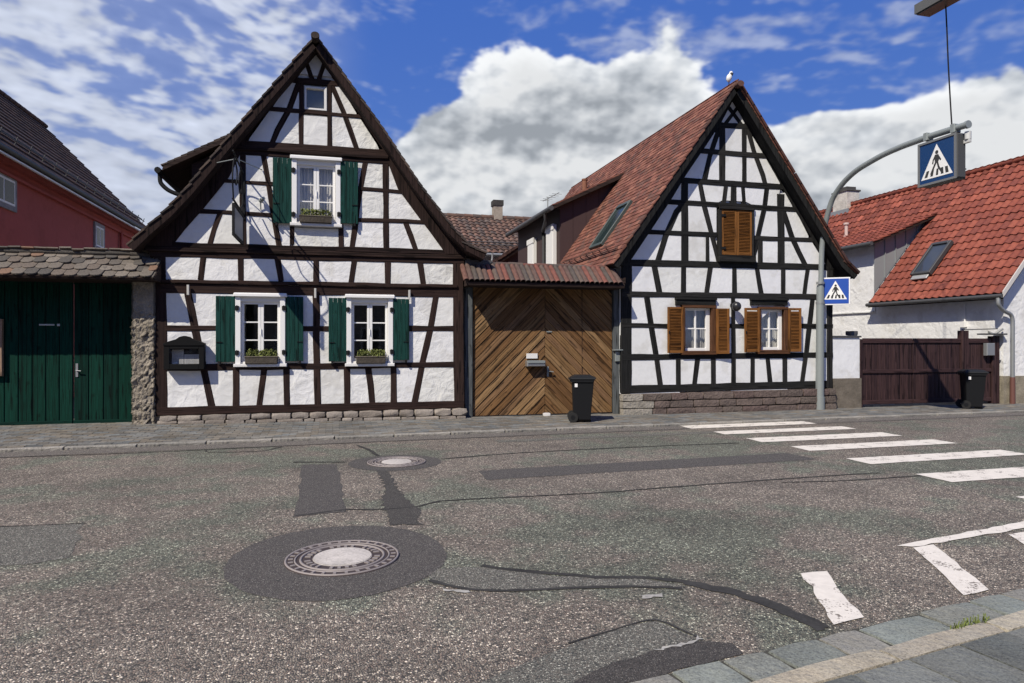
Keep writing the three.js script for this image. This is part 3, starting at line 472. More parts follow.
function panTile(w, L, amp = .03, t = .014, n = 8) { // wave-shaped interlocking tile
  const top = [], bot = []; for (let i = 0; i <= n; i++) { const u = i / n, x = (u - .5) * w * 1.04, z = amp * (u < .62 ? Math.sin(u / .62 * Math.PI) ** 1.2 * .95 : -.28 * Math.sin((u - .62) / .38 * Math.PI)); top.push([x, z + t]); bot.push([x, z]); }
  const g = new THREE.ExtrudeGeometry(new THREE.Shape([...top, ...bot.reverse()].map(p => new THREE.Vector2(p[0], p[1]))), { depth: L, bevelEnabled: false });
  g.rotateX(Math.PI / 2); g.translate(0, L, .01); return toCreasedNormals(uvm(g), .7);
}
function pick(pal, j = .25) { const c = pal[Math.floor(rnd() * pal.length)], k = 1 + rr(-j, j); return c.map(v => v * k); }
function slopes(profile, fn) { for (let i = 0; i < profile.length - 1; i++) { const a = profile[i], b = profile[i + 1], L = Math.hypot(b[0] - a[0], b[1] - a[1]); fn(a, V((b[0] - a[0]) / L, (b[1] - a[1]) / L, 0), L); } }
// a roof over a gable: eave-to-ridge profiles on both sides, ridge along z
function gableRoof(house, left, right, zF, zB, pal, tw, ex, deckM, thick = .10) {
  const off = (pr, sgn) => pr.map((p, i) => { const a = pr[Math.max(0, i - 1)], b = pr[Math.min(pr.length - 1, i + 1)], L = Math.hypot(b[0] - a[0], b[1] - a[1]); const nx = (b[1] - a[1]) / L * sgn, ny = -(b[0] - a[0]) / L * sgn; return [p[0] + nx * thick, p[1] + ny * thick]; });
  const roof = part(house, 'roof', [[left, 1], [right, -1]].map(([pr, s]) => uvm(extr([...pr, ...off(pr, s).reverse()], zB, zF), 'y')), deckM);
  const proto = flatTile(tw, ex * 1.7);
  for (const [pr, s] of [[left, -1], [right, 1]]) {
    const ms = [], cs = [];
    slopes(pr, (a, S, L) => { const A = s < 0 ? V(0, 0, 1) : V(0, 0, -1), O = s < 0 ? V(a[0], a[1], zB) : V(a[0], a[1], zF + .045); for (const m of courses(O, A, S, zF + .045 - zB, L, tw, ex)) { ms.push(m); cs.push(pick(pal)); } });
    part(roof, 'roof_tiles', many(proto, ms, cs), X.tile, true);
  }
  return roof;
}
function ridgeTiles(roof, x, y, z0, z1, pal, r = .12, L = .36) {
  for (let z = z0; z < z1 - .05; z += L) { const g = new THREE.CylinderGeometry(r * 1.06, r * .95, L * 1.06, 10, 1, false, 0, Math.PI); g.rotateZ(Math.PI / 2); g.rotateY(Math.PI / 2); g.rotateZ(0); const q = new THREE.CylinderGeometry(r * 1.05, r * .93, L * 1.06, 12); q.rotateX(Math.PI / 2); q.scale(1, .8, 1); q.translate(x, y, z + L / 2); part(roof, 'ridge_tile', uvm(q), rough(pick(pal), .85, .004)); }
}

// ================================================================ HOUSE WITH GREEN SHUTTERS
const h1 = thing('timber_frame_house', 'half-timbered house with dark brown beams and green shutters beside the plank gate', 'house', [-.35, .1, FZ]);
const grow = (r, d) => [r[0] + d, r[1] + d, r[2] - d, r[3] - d];
facade(h1, D.T1, D.W1, [D.R1L, D.R1R], [D.w_attic, grow(D.w_gable, .10), grow(D.w_g1, .10), grow(D.w_g2, .10)], X.timber, X.plaster, -22);
const pal1 = [[.085, .066, .058], [.068, .055, .049], [.11, .08, .064], [.055, .047, .044]];
const roof1 = gableRoof(h1, D.V1L, D.V1R, -13.72, -22.2, pal1, .17, .15, X.deck, .14);
ridgeTiles(roof1, -.36, 7.45, -22.1, -13.70, pal1, .075);
{ // barge boards on the verge
  const bb = (pr, s) => { const off = pr.map((p, i) => { const a = pr[Math.max(0, i - 1)], b = pr[Math.min(pr.length - 1, i + 1)], L = Math.hypot(b[0] - a[0], b[1] - a[1]); return [p[0] + (b[1] - a[1]) / L * s * .13, p[1] - (b[0] - a[0]) / L * s * .13]; }); return uvm(extr([...pr.map(([x, y], i) => [x, y - .015]), ...off.reverse()], -13.745, -13.70), 'y'); };
  part(roof1, 'barge_board', bb(D.V1L, 1), X.timber[1]); part(roof1, 'barge_board', bb(D.V1R, -1), X.timber[0]);
}
{ // shed dormer on the far left slope
  const z0 = -19.6, z1 = -16.1;
  part(roof1, 'dormer', [extr([[-3.0, 4.0], [-3.0, 5.5], [-.9, 6.7]], z0, z1)].map(g => uvm(g)), X.deck);
  part(roof1, 'dormer_roof', [uvm(extr([[-3.55, 5.28], [-3.52, 5.38], [-.85, 6.89], [-.85, 6.78]], z0 - .2, z1 + .2))], X.deck);
  const ms = courses(V(-3.55, 5.38, z0 - .2), V(0, 0, 1), V(.87, .493, 0), z1 - z0 + .4, 3.05, .17, .15); part(roof1, 'roof_tiles', many(flatTile(.17, .26), ms, ms.map(() => pick(pal1))), X.tile, true);
  part(roof1, 'gutter', [cyl([-3.62, 5.28, z0 - .2], [-3.62, 5.28, z1 + .25], .065), tube([[-3.62, 5.24, z1 + .05], [-3.60, 5.05, z1 + .05], [-3.45, 4.90, z1 + .05], [-3.2, 4.80, z1 + .05], [-2.95, 4.75, z1 + .05]], .045)], X.iron);
}
// casement window in a white box frame with a hood, three panes high
function casement(house, r, rows, opt = {}) {
  const [x0, y0, x1, y1] = r, f = .095, zb = FZ - .10, zo = FZ + (opt.proud ?? .07);
  const w = part(house, 'window', [cbox(x0, x0 + f, y0 + .06, y1 - .07, zb, zo, .005), cbox(x1 - f, x1, y0 + .06, y1 - .07, zb, zo, .005), cbox(x0 + f, x1 - f, y1 - .16, y1 - .07, zb, FZ + .03, .005), cbox(x0 + f, x1 - f, y0 + .06, y0 + .10, zb, FZ + .03, .005)], X.white);
  part(w, 'hood', [cbox(x0 - .03, x1 + .03, y1 - .07, y1 - .01, FZ - .02, zo + .05, .008), extr([[x0 - .02, y1 - .01], [x1 + .02, y1 - .01], [x1 + .02, y1 + .004], [x0 - .02, y1 + .004]], FZ - .02, zo + .02)], X.white);
  part(w, 'sill', cbox(x0 - .03, x1 + .03, y0, y0 + .06, FZ - .02, zo + .035, .008), X.whiteOld);
  const a = x0 + f, b = x1 - f, c = y0 + .10, d = y1 - .16, mid = (a + b) / 2, zs = FZ - .015;
  for (const [p, q] of [[a + .004, mid - .002], [mid + .002, b - .004]]) {
    const s = .05, bars = [cbox(p, p + s, c, d, zs - .045, zs, .004), cbox(q - s, q, c, d, zs - .045, zs, .004), cbox(p + s, q - s, d - s, d, zs - .045, zs, .004), cbox(p + s, q - s, c, c + s * 1.3, zs - .045, zs, .004)], gy0 = c + s * 1.3, gh = (d - s - gy0) / rows;
    for (let i = 1; i < rows; i++) bars.push(cbox(p + s, q - s, gy0 + gh * i - .012, gy0 + gh * i + .012, zs - .035, zs - .004, .003));
    part(w, 'sash', bars, X.white);
    for (let i = 0; i < rows; i++) part(w, 'pane', box(p + s, q - s, gy0 + gh * i + (i ? .012 : 0), gy0 + gh * (i + 1) - (i < rows - 1 ? .012 : 0), zs - .026, zs - .022), X.glass);
  }
  part(w, 'handle', [cyl([mid, (c + d) / 2 + .06, zs + .015], [mid, (c + d) / 2 - .06, zs + .02], .010)], X.white);
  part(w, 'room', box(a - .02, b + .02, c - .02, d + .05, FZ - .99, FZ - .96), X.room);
  if (opt.curtain) part(w, 'curtain', [0, 1].map(i => { const g = new THREE.PlaneGeometry((b - a) * .46, d - c, 40, 1), p = g.attributes.position; for (let k = 0; k < p.count; k++) p.setZ(k, .014 * Math.sin(p.getX(k) * 95) + .006 * Math.sin(p.getX(k) * 41)); g.computeVertexNormals(); g.translate(i ? b - (b - a) * .24 : a + (b - a) * .24, (c + d) / 2, FZ - .16); return g; }), opt.curtain);
  return w;
}
function plankShutter(house, r, z, planks = 4) {
  const [x0, y0, x1, y1] = r, s = part(house, 'shutter', [box(x0 + .03, x1 - .03, y0 + .16, y0 + .24, z - .022, z - .002), box(x0 + .03, x1 - .03, y1 - .24, y1 - .16, z - .022, z - .002)], X.green), w = (x1 - x0) / planks;
  for (let i = 0; i < planks; i++) part(s, 'plank', cbox(x0 + i * w + .0015, x0 + (i + 1) * w - .0015, y0 + rr(-.002, .002), y1 + rr(-.002, .002), z, z + .026 + rr(-.002, .002), .004, 'y'), X.green);
  return s;
}
function hinge(sh, x, y, z, s) { part(sh, 'hinge', [box(x - .035, x + .035, y - .04, y + .04, z, z + .02), cyl([x, y - .05, z + .015], [x, y + .05, z + .015], .012)], X.iron); }
for (const [r, sh, o] of [[D.w_gable, D.s_gable, { curtain: X.curtain }], [D.w_g1, D.s_g1, {}], [D.w_g2, D.s_g2, {}]]) {
  casement(h1, r, 3, o);
  sh.forEach((q, i) => { const p = plankShutter(h1, q, FZ + .040); const hx = i ? q[0] + .0 : q[2] - .0; for (const f of [.14, .82]) hinge(p, hx + (i ? -.03 : .03), mix(q[1], q[3], f), FZ + .072, 1); part(p, 'latch', box(i ? q[2] - .12 : q[0] + .01, i ? q[2] - .01 : q[0] + .12, mix(q[1], q[3], .3) - .006, mix(q[1], q[3], .3) + .006, FZ + .072, FZ + .082), X.iron);
    part(p, 'shutter_stay', cbox(mix(q[0], q[2], i ? .8 : .2) - .02, mix(q[0], q[2], i ? .8 : .2) + .02, q[1] - .05, q[1] + .015, FZ + .0, FZ + .09, .004), X.iron); });
}
{ // attic window: plain board frame with one pane
  const [x0, y0, x1, y1] = D.w_attic, w = part(h1, 'window', [cbox(x0, x0 + .035, y0, y1, FZ - .12, FZ - .01, .003), cbox(x1 - .05, x1, y0, y1, FZ - .12, FZ - .005, .003), cbox(x0 + .035, x1 - .05, y1 - .035, y1, FZ - .12, FZ - .01, .003), cbox(x0 + .035, x1 - .05, y0, y0 + .035, FZ - .12, FZ - .005, .003)], X.whiteOld);
  part(w, 'pane', box(x0 + .035, x1 - .05, y0 + .035, y1 - .035, FZ - .075, FZ - .071), X.glass); part(w, 'blind', box(x0 + .03, x1 - .03, y0 + .03, y1 - .03, FZ - .12, FZ - .112), M([.12, .135, .13], .9));
}
// small iron wall hooks under the cornice
for (const [x, y] of [[-2.66, 2.62], [-.37, 2.60], [1.46, 2.60]]) part(h1, 'lamp_hook', [cbox(x - .02, x + .02, y - .09, y + .10, FZ + .04, FZ + .085, .004)], M([.5, .49, .46], .5));
{ // plinth of rough blocks, two courses
  const m = [rough([.36, .31, .265]), rough([.33, .29, .255]), rough([.41, .36, .31]), rough([.30, .26, .225])];
  part(h1, 'plinth_core', box(-3.25, 2.6, -.05, .34, -14.5, -14.04), X.mortar);
  let x = -3.16; while (x < 2.52) { const w = Math.min(rr(.28, .52), 2.66 - x), gy = hA(x + w / 2), top = mix(.285, .295, (x + 3.2) / 5.8), h = Math.max(.08, (top - gy) * .72), g = stoneGeo(w - .012, h, .17, .16, .17); g.translate(x + w / 2, top - h / 2 - .01, -13.995 + rr(0, .03)); part(h1, 'plinth_stone', g, m[Math.floor(rnd() * 4)]); x += w; }
  x = -3.2; while (x < 2.5) { const w = Math.min(rr(.2, .5), 2.62 - x), gy = hA(x + w / 2), g = stoneGeo(w - .012, .085, .19, .14, .15); g.translate(x + w / 2, gy + .018, -13.99 + rr(0, .015)); part(h1, 'plinth_stone', g, m[Math.floor(rnd() * 4)]); x += w; }
}
// flower boxes on the sills
function flowerBox(x0, x1, y, label) {
  const z = FZ + .075, t = thing('flower_box', label, 'flower box', [(x0 + x1) / 2, y, z], 'flower boxes on the green-shuttered windows');
  part(t, 'trough', [cbox(x0, x1, y, y + .13, z - .075, z + .075, .008)], rough([.10, .085, .07]));
  part(t, 'rim', cbox(x0 - .012, x1 + .012, y + .122, y + .142, z - .085, z + .085, .004), rough([.19, .165, .13]));
  const gs = []; for (let i = 0; i < 420; i++) { const c = [.18, .42, .62, .85][i % 4], px = mix(x0, x1, clamp(c + rr(-.14, .14), .03, .97)), h = rr(.0, .14) * (1 - 1.6 * Math.abs(c + rr(-.05, .05) - (px - x0) / (x1 - x0))), s = rr(.012, .026), g = new THREE.PlaneGeometry(s, s * 1.8); g.rotateX(rr(-1.2, 1.2)); g.rotateY(rr(0, 6.28)); g.rotateZ(rr(-.8, .8)); g.translate(px, y + .14 + Math.max(-.01, h), z + rr(-.07, .08)); const k = rr(.7, 1.35), c3 = new Float32Array(g.attributes.position.count * 3); for (let q = 0; q < c3.length; q += 3) { c3[q] = .13 * k; c3[q + 1] = .15 * k; c3[q + 2] = .035 * k; } g.setAttribute('color', new THREE.BufferAttribute(c3, 3)); gs.push(g); }
  part(t, 'foliage', gs, M([1, 1, 1], .8, { vertexColors: true, side: THREE.DoubleSide }), true);
}
flowerBox(-.66, -.06, D.w_gable[1] + .062, 'flower box on the sill of the upper gable window');
flowerBox(-1.65, -1.07, D.w_g1[1] + .062, 'flower box on the lower window nearest the menu case');
flowerBox(.41, .98, D.w_g2[1] + .062, 'flower box on the lower window nearest the plank gate');
{ // glazed menu case beside the window
  const [x0, y0, x1, y1] = D.case, z = FZ + .19, t = thing('menu_case', 'black glazed menu case with curved top on the white wall', 'display case', [(x0 + x1) / 2, y0, FZ]);
  const cx = (x0 + x1) / 2, top = [[x0, y1 - .07], [x1, y1 - .07], [x1 + .01, y1 - .03], [cx + .24, y1 + .02], [cx + .14, y1 + .05], [cx + .08, y1 + .095], [cx, y1 + .115], [cx - .08, y1 + .095], [cx - .14, y1 + .05], [cx - .24, y1 + .02], [x0 - .01, y1 - .03]];
  part(t, 'case', [cbox(x0, x0 + .10, y0, y1 - .06, FZ + .02, z, .006), cbox(x1 - .09, x1, y0, y1 - .06, FZ + .02, z, .006), cbox(x0 + .10, x1 - .09, y0, y0 + .10, FZ + .02, z, .006), cbox(x0 + .10, x1 - .09, y1 - .13, y1 - .06, FZ + .02, z, .006), box(x0 + .02, x1 - .02, y0 + .02, y1 - .02, FZ + .012, FZ + .03)], matt([.007, .007, .0075], .8));
  part(t, 'top', extr(top, FZ + .02, z + .015, .006), matt([.007, .007, .0075], .8));
  part(t, 'pane', box(x0 + .09, x1 - .08, y0 + .09, y1 - .12, z - .03, z - .026), X.glass);
  const page = tex(128, 128, (u, v) => { const line = (v * 22) % 1 < .4 && u > .1 && u < .9 && hash2(Math.floor(u * 40), Math.floor(v * 22), 4) > .35; return line ? .22 : .52; }, true);
  part(t, 'page', [new THREE.PlaneGeometry(.2, .27).translate(x0 + .215, y0 + .235, FZ + .06)], M([.9, .9, .9], .9, { map: page })); part(t, 'page', [new THREE.PlaneGeometry(.26, .18).translate(x0 + .455, y0 + .19, FZ + .06)], M([.9, .9, .9], .9, { map: page }));
  part(t, 'card', new THREE.PlaneGeometry(.09, .03).rotateZ(.25).translate(x0 + .17, y0 + .115, FZ + .075), X.white);
}
{ // hanging inn sign on a wrought bracket, seen edge on
  const x = -1.70, t = thing('hanging_sign', 'wrought iron hanging sign seen edge on beside the upper green shutter', 'sign', [x, 3.5, FZ]), zz = d => FZ + d;
  part(t, 'bracket', [cyl([x, 4.88, zz(0)], [x, 4.95, zz(1.38)], .016), cyl([x, 4.1, zz(0)], [x, 4.12, zz(1.38)], .018), tube([[x, 4.12, zz(1.3)], [x, 4.5, zz(1.42)], [x, 4.86, zz(1.2)], [x, 4.72, zz(.85)], [x, 4.45, zz(.95)], [x, 4.5, zz(1.15)]], .013, 40, 6), tube([[x, 4.14, zz(.1)], [x, 4.55, zz(.06)], [x, 4.85, zz(.35)], [x, 4.6, zz(.62)], [x, 4.4, zz(.45)], [x, 4.5, zz(.3)]], .013, 40, 6), cyl([x, 4.3, zz(0)], [x, 4.0, zz(.7)], .014), box(x - .03, x + .03, 4.0, 4.95, zz(.002), zz(.02))], X.iron);
  part(t, 'board', box(x - .014, x + .014, 3.56, 4.0, zz(.16), zz(1.26)), M([.22, .225, .24], .5)); 
  part(t, 'frame', [box(x - .022, x + .022, 3.50, 3.535, zz(.10), zz(1.33)), box(x - .022, x + .022, 4.03, 4.06, zz(.10), zz(1.33)), box(x - .022, x + .022, 3.535, 4.03, zz(.10), zz(.135)), box(x - .022, x + .022, 3.535, 4.03, zz(1.295), zz(1.33)), cyl([x, 4.06, zz(.3)], [x, 4.12, zz(.3)], .01), cyl([x, 4.06, zz(1.1)], [x, 4.12, zz(1.1)], .01)], X.iron);
  part(t, 'stay', [cyl([-2.24, 5.0, zz(.12)], [x, 4.93, zz(.9)], .009), cyl([-1.36, 4.97, zz(0)], [x, 4.93, zz(.9)], .009)], X.galv);
}
{ // small floodlight on the gable plaster
  const t = thing('wall_spotlight', 'small grey spotlight on the gable plaster beside the hanging sign', 'lamp', [-1.34, 4.35, FZ]);
  part(t, 'arm', [cyl([-1.38, 4.2, FZ], [-1.38, 4.36, FZ + .08], .012)], X.galv); part(t, 'head', [cyl([-1.38, 4.36, FZ + .05], [-1.31, 4.40, FZ + .16], .045, .03)], X.galv);
}

// ================================================================ HOUSE WITH BROWN SHUTTERS
const h2 = thing('timber_frame_house', 'half-timbered house with black beams, brown louvred shutters and red tiled roof', 'house', [8.83, .05, FZ]);
facade(h2, D.T2, D.W2, [D.R2L, D.R2R], [grow(D.w2_a, .05), grow(D.w2_b, .05), grow(D.w2_g, .06)], X.black, X.plaster2, -24.5);
const pal2 = [[.27, .115, .082], [.245, .10, .074], [.30, .135, .095], [.22, .092, .07], [.17, .09, .072]];
const roof2 = gableRoof(h2, D.V2L, D.V2R, -13.72, -24.8, pal2, .19, .135, X.black[1], .12);
ridgeTiles(roof2, 8.78, 7.43, -24.7, -13.74, pal2, .08);
{
  const bb = (pr, s) => { const off = pr.map((p, i) => { const a = pr[Math.max(0, i - 1)], b = pr[Math.min(pr.length - 1, i + 1)], L = Math.hypot(b[0] - a[0], b[1] - a[1]); return [p[0] + (b[1] - a[1]) / L * s * .14, p[1] - (b[0] - a[0]) / L * s * .14]; }); return uvm(extr([...pr.map(([x, y]) => [x, y - .015]), ...off.reverse()], -13.745, -13.70), 'y'); };
  part(roof2, 'barge_board', bb(D.V2L, 1), X.black[1]); part(roof2, 'barge_board', bb(D.V2R, -1), X.black[0]);
  // verge tiles stepping down the right edge
  const pr = D.V2R; slopes(pr, (a, S, L) => { for (let s = .02; s < L - .05; s += .30) { const g = cbox(-.06, .06, 0, Math.min(.33, L - s), -.03, .03, .01); const Nn = V(S.y, -S.x, 0); const m = new THREE.Matrix4().makeBasis(V(0, 0, -1), S, Nn); m.setPosition(V(a[0], a[1], -13.69).addScaledVector(S, s).addScaledVector(Nn, .035)); g.applyMatrix4(m); part(roof2, 'verge_tile', g, rough(pick([[.11, .05, .04], [.085, .045, .04]]), .85, .003)); } });
}
function louvre(parent, w, h, m, name = 'shutter') { // louvred shutter in its own frame: x from 0 to w
  const f = .055, g = [cbox(0, f, 0, h, -.018, .018, .004, 'y'), cbox(w - f, w, 0, h, -.018, .018, .004, 'y'), cbox(f, w - f, 0, f * 1.1, -.018, .018, .004), cbox(f, w - f, h - f, h, -.018, .018, .004)];
  const sh = mesh(name, join(g), X.brown); const sl = []; for (let y = f * 1.1 + .02; y < h - f - .01; y += .034) { const q = new THREE.BoxGeometry(w - 2 * f, .040, .007); q.rotateX(-.62); q.translate(w / 2, y, 0); sl.push(uvm(q)); }
  sh.add(mesh('slats', join(sl), X.brownSl, true)); parent.add(sh); return sh;
}
function house2Window(r, sh, o) {
  const [x0, y0, x1, y1] = r, zo = FZ + .05, f = .07;
  const w = part(h2, 'window', [cbox(x0, x0 + f, y0 + .05, y1, FZ - .14, zo, .005, 'y'), cbox(x1 - f * 1.5, x1, y0 + .05, y1, FZ - .14, zo, .005, 'y'), cbox(x0, x1, y1 - .04, y1 + .02, FZ - .13, zo + .01, .005), cbox(x0 - .03, x1 + .03, y0 - .03, y0 + .06, FZ - .14, zo + .03, .006)], X.brownDk);
  const a = x0 + f, b = x1 - f * 1.5, c = y0 + .06, d = y1 - .04, s = .055, m = mix(a, b, .47), zs = FZ - .06;
  part(w, 'frame', [cbox(a, a + s * .6, c, d, zs - .05, zs, .004), cbox(b - s * 1.7, b, c, d, zs - .05, zs + .01, .004), cbox(a + s * .6, b - s * 1.7, d - s, d, zs - .05, zs, .004), cbox(a + s * .6, b - s * 1.7, c, c + s * 1.2, zs - .05, zs, .004), cbox(m - .018, m + .018, c + s * 1.2, d - s, zs - .045, zs - .004, .003), cbox(a + s * .6, b - s * 1.7, (c + d) / 2 + .02 - .014, (c + d) / 2 + .02 + .014, zs - .044, zs - .006, .003)], X.white);
  for (const [p, q] of [[a + s * .6, m - .018], [m + .018, b - s * 1.7]]) for (const [e, g] of [[c + s * 1.2, (c + d) / 2 + .006], [(c + d) / 2 + .034, d - s]]) part(w, 'pane', box(p, q, e, g, zs - .030, zs - .026), X.glass);
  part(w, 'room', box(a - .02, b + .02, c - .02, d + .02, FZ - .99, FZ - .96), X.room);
  part(w, 'curtain', [0, 1].map(i => { const wd = (b - a) * .5, g = new THREE.PlaneGeometry(wd, (d - c), 50, 1), p = g.attributes.position; for (let k = 0; k < p.count; k++) p.setZ(k, .012 * Math.sin(p.getX(k) * 120 + i) + .01 * Math.sin(p.getX(k) * 37)); g.computeVertexNormals(); g.translate(i ? b - wd / 2 : a + wd / 2, (c + d) / 2, FZ - .24 - i * .02); return g; }), o);
  // left leaf folded back to the wall, right leaf standing a little open
  const h = sh[0][3] - sh[0][1], L = louvre(h2, x0 - sh[0][0] + .01, h); L.position.set(sh[0][0] - h2.position.x, sh[0][1] - h2.position.y, .075); L.rotation.y = .03;
  const wr = .31, Rr = louvre(h2, wr, h); Rr.position.set(x1 - .015 - h2.position.x, sh[1][1] - h2.position.y, .075); Rr.rotation.y = -.16;
  for (const q of [L]) { const e = mesh('catch', new THREE.BoxGeometry(.02, .06, .03), X.iron); e.position.set(.03, h * .45, .02); q.add(e); }
}
house2Window(D.w2_a, D.s2_a, X.net); house2Window(D.w2_b, D.s2_b, X.curtain);
D.l2.forEach(([a, b, c, d]) => part(h2, 'lintel', [cbox(a, c, b, d - .05, FZ - .02, FZ + .045, .01), cbox(a - .01, c + .01, d - .05, d, FZ - .02, FZ + .075, .006)], X.black[0]));
{ // gable opening with closed louvred leaves
  const [x0, y0, x1, y1] = D.w2_g, w = part(h2, 'window', [cbox(x0, x0 + .07, y0 + .1, y1, FZ - .1, FZ + .05, .004, 'y'), cbox(x1 - .05, x1, y0 + .1, y1, FZ - .1, FZ + .05, .004, 'y'), cbox(x0, x1, y1 - .05, y1 + .06, FZ - .1, FZ + .07, .006), cbox(x0 - .02, x1 + .02, y0 - .02, y0 + .13, FZ - .1, FZ + .10, .01)], X.black[2]);
  const lw = (x1 - x0 - .13) / 2; for (let i = 0; i < 2; i++) { const L = louvre(h2, lw, y1 - y0 - .20); L.position.set(x0 + .075 + i * (lw + .004) - h2.position.x, y0 + .14 - h2.position.y, .02); L.userData.label = 'closed brown louvred leaf'; }
  for (const f of [.17, .83]) part(w, 'hinge', box(x0 + .05, x0 + .17, mix(y0 + .1, y1, f) - .025, mix(y0 + .1, y1, f) + .025, FZ + .042, FZ + .055), X.iron);
}
{ // sandstone plinth of large blocks, three courses
  const m = [rough([.19, .145, .128], .95, .02), rough([.17, .135, .12], .95, .02), rough([.205, .16, .14], .95, .02), rough([.18, .145, .125], .95, .02), rough([.165, .12, .108], .95, .02)], mw = rough([.42, .385, .33], .95, .02);
  part(h2, 'plinth_core', box(6.12, 11.56, -.05, .50, -14.5, -13.99), rough([.17, .14, .12]));
  const yTop = x => mix(.505, .545, (x - 6.1) / 5.45);
  for (let r = 0; r < 3; r++) { let x = 6.08; while (x < 11.5) { let w = Math.min(rr(.32, .78), 11.58 - x); if (11.58 - x - w < .15) w = 11.58 - x; const gy = hA(x), t = yTop(x + w / 2), h = (t - gy + .03) / 3, g = stoneGeo(w - .012, h - .010, .20, .10); g.translate(x + w / 2, gy - .03 + h * (r + .5), -13.97 + rr(-.012, .012) + (2 - r) * .006); part(h2, 'plinth_stone', g, x < 6.2 ? mw : m[Math.floor(rnd() * 5)]); x += w; } }
}
{ // long shed dormer on the left slope
  const zc = -18.35, zb = -22.9, xw = 6.14, prof = [[xw, 3.6], [xw, 5.42], [8.1, 6.36], [8.07, 6.30]];
  const dm = part(h2, 'dormer', uvm(extr([[xw, 3.65], [xw, 5.50], [8.15, 6.42]], zb, zc - .03)), X.dormer);
  // cheek boards
  const ch = [[xw, 3.85], [xw, 5.48], [8.10, 6.42]], n = 5; for (let i = 0; i < n; i++) { const a = mix(xw, 8.1, i / n) + .004, b = mix(xw, 8.1, (i + 1) / n) - .004, lo = x => 3.327 + 1.402 * (x - 5.79) + .02, hi = x => 5.47 + .48 * (x - xw); part(dm, 'cheek_board', uvm(extr([[a, lo(a)], [b, lo(b)], [b, Math.max(lo(b) + .01, hi(b))], [a, hi(a)]], zc - .03, zc + (i % 2) * .004), 'y'), X.dormer); }
  const rf = part(h2, 'dormer_roof', uvm(extr([[5.88, 5.34], [5.88, 5.44], [8.3, 6.62], [8.3, 6.50]], zb - .2, zc + .25)), X.deck);
  const ms = courses(V(5.86, 5.44, zb - .2), V(0, 0, 1), V(.899, .438, 0), zc - zb + .45, 2.75, .19, .15); part(rf, 'roof_tiles', many(flatTile(.19, .25), ms, ms.map(() => pick(pal2))), X.tile, true);
  part(rf, 'gutter', [cyl([5.80, 5.36, zb - .2], [5.80, 5.36, zc + .28], .07), tube([[5.80, 5.32, zc - .3], [5.84, 5.10, zc - .4], [6.02, 4.95, zc - 1.25], [6.06, 4.7, zc - 1.3], [6.06, 2, zc - 1.3]], .05)], X.lead);
  for (const [za, zb2, yt] of [[-19.35, -18.62, 5.0], [-21.35, -20.62, 4.9]]) {
    const w = part(h2, 'window', [extrX([[za, 2.9], [zb2, 2.9], [zb2, yt], [za, yt]], xw - .10, xw - .012)], X.whiteOld);
    part(w, 'blind_box', extrX([[za, yt - .14], [zb2, yt - .14], [zb2, yt + .02], [za, yt + .02]], xw - .13, xw - .08), X.white);
    part(w, 'roller_blind', extrX([[za + .08, 3.35], [zb2 - .08, 3.35], [zb2 - .08, yt - .14], [za + .08, yt - .14]], xw - .116, xw - .101), X.white);
  }
  part(h2, 'wall', uvm(extrX([[-24.4, .05], [-14.3, .05], [-14.3, 3.5], [-24.4, 3.5]], 6.12, 6.2)), X.plaster2);
  // roof window, snow guard, vent pipe
  const S = V(.5806, .8142, 0), A = V(0, 0, 1), Nn = V(-.8142, .5806, 0), O = V(6.22, 3.93, -16.1), fm = (g) => { g.applyMatrix4(new THREE.Matrix4().makeBasis(A, S, Nn).setPosition(O)); return g; };
  const rw = part(roof2, 'roof_window', [fm(cbox(0, .07, 0, 1.34, 0, .11, .008)), fm(cbox(.75, .82, 0, 1.34, 0, .11, .008)), fm(cbox(.07, .75, 1.24, 1.34, 0, .12, .008)), fm(cbox(.07, .75, 0, .09, 0, .10, .008))], M([.045, .06, .055], .5)); part(rw, 'pane', fm(box(.07, .75, .09, 1.24, .07, .075)), new THREE.MeshPhysicalMaterial({ color: C3([.02, .034, .034]), roughness: .12 }));
  const sg = []; for (let z = -18.2; z < -14.0; z += .42) sg.push(cyl([6.02, 3.66, z], [5.90, 3.78, z], .012), cyl([6.02, 3.66, z], [6.10, 3.74, z + .0], .01)); for (const k of [.35, .95]) sg.push(cyl([6.02 - .12 * k, 3.66 + .12 * k, -18.3], [6.02 - .12 * k, 3.66 + .12 * k, -13.9], .012)); part(roof2, 'snow_guard', sg, M([.12, .06, .045], .7));
  part(roof2, 'vent_pipe', [cyl([8.1, 6.5, -21.6], [8.1, 7.05, -21.6], .085), cyl([8.1, 7.05, -21.6], [8.1, 7.10, -21.6], .10)], rough([.30, .14, .09]));
}
{ // small television aerial above the dormer eave
  const t = thing('roof_aerial', 'thin metal aerial above the dark dormer eave', 'aerial', [6.3, 5.6, -20.0]);
  part(t, 'mast', cyl([6.3, 5.5, -20], [6.3, 6.08, -20], .015), X.galv); part(t, 'rods', [cyl([6.3, 6.05, -20.5], [6.3, 5.98, -18.9], .01), ...[0, 1, 2, 3, 4].map(i => cyl([6.15, 6.03 - i * .012, -20.3 + i * .3], [6.45, 6.03 - i * .012, -20.3 + i * .3], .006))], X.galv);
}
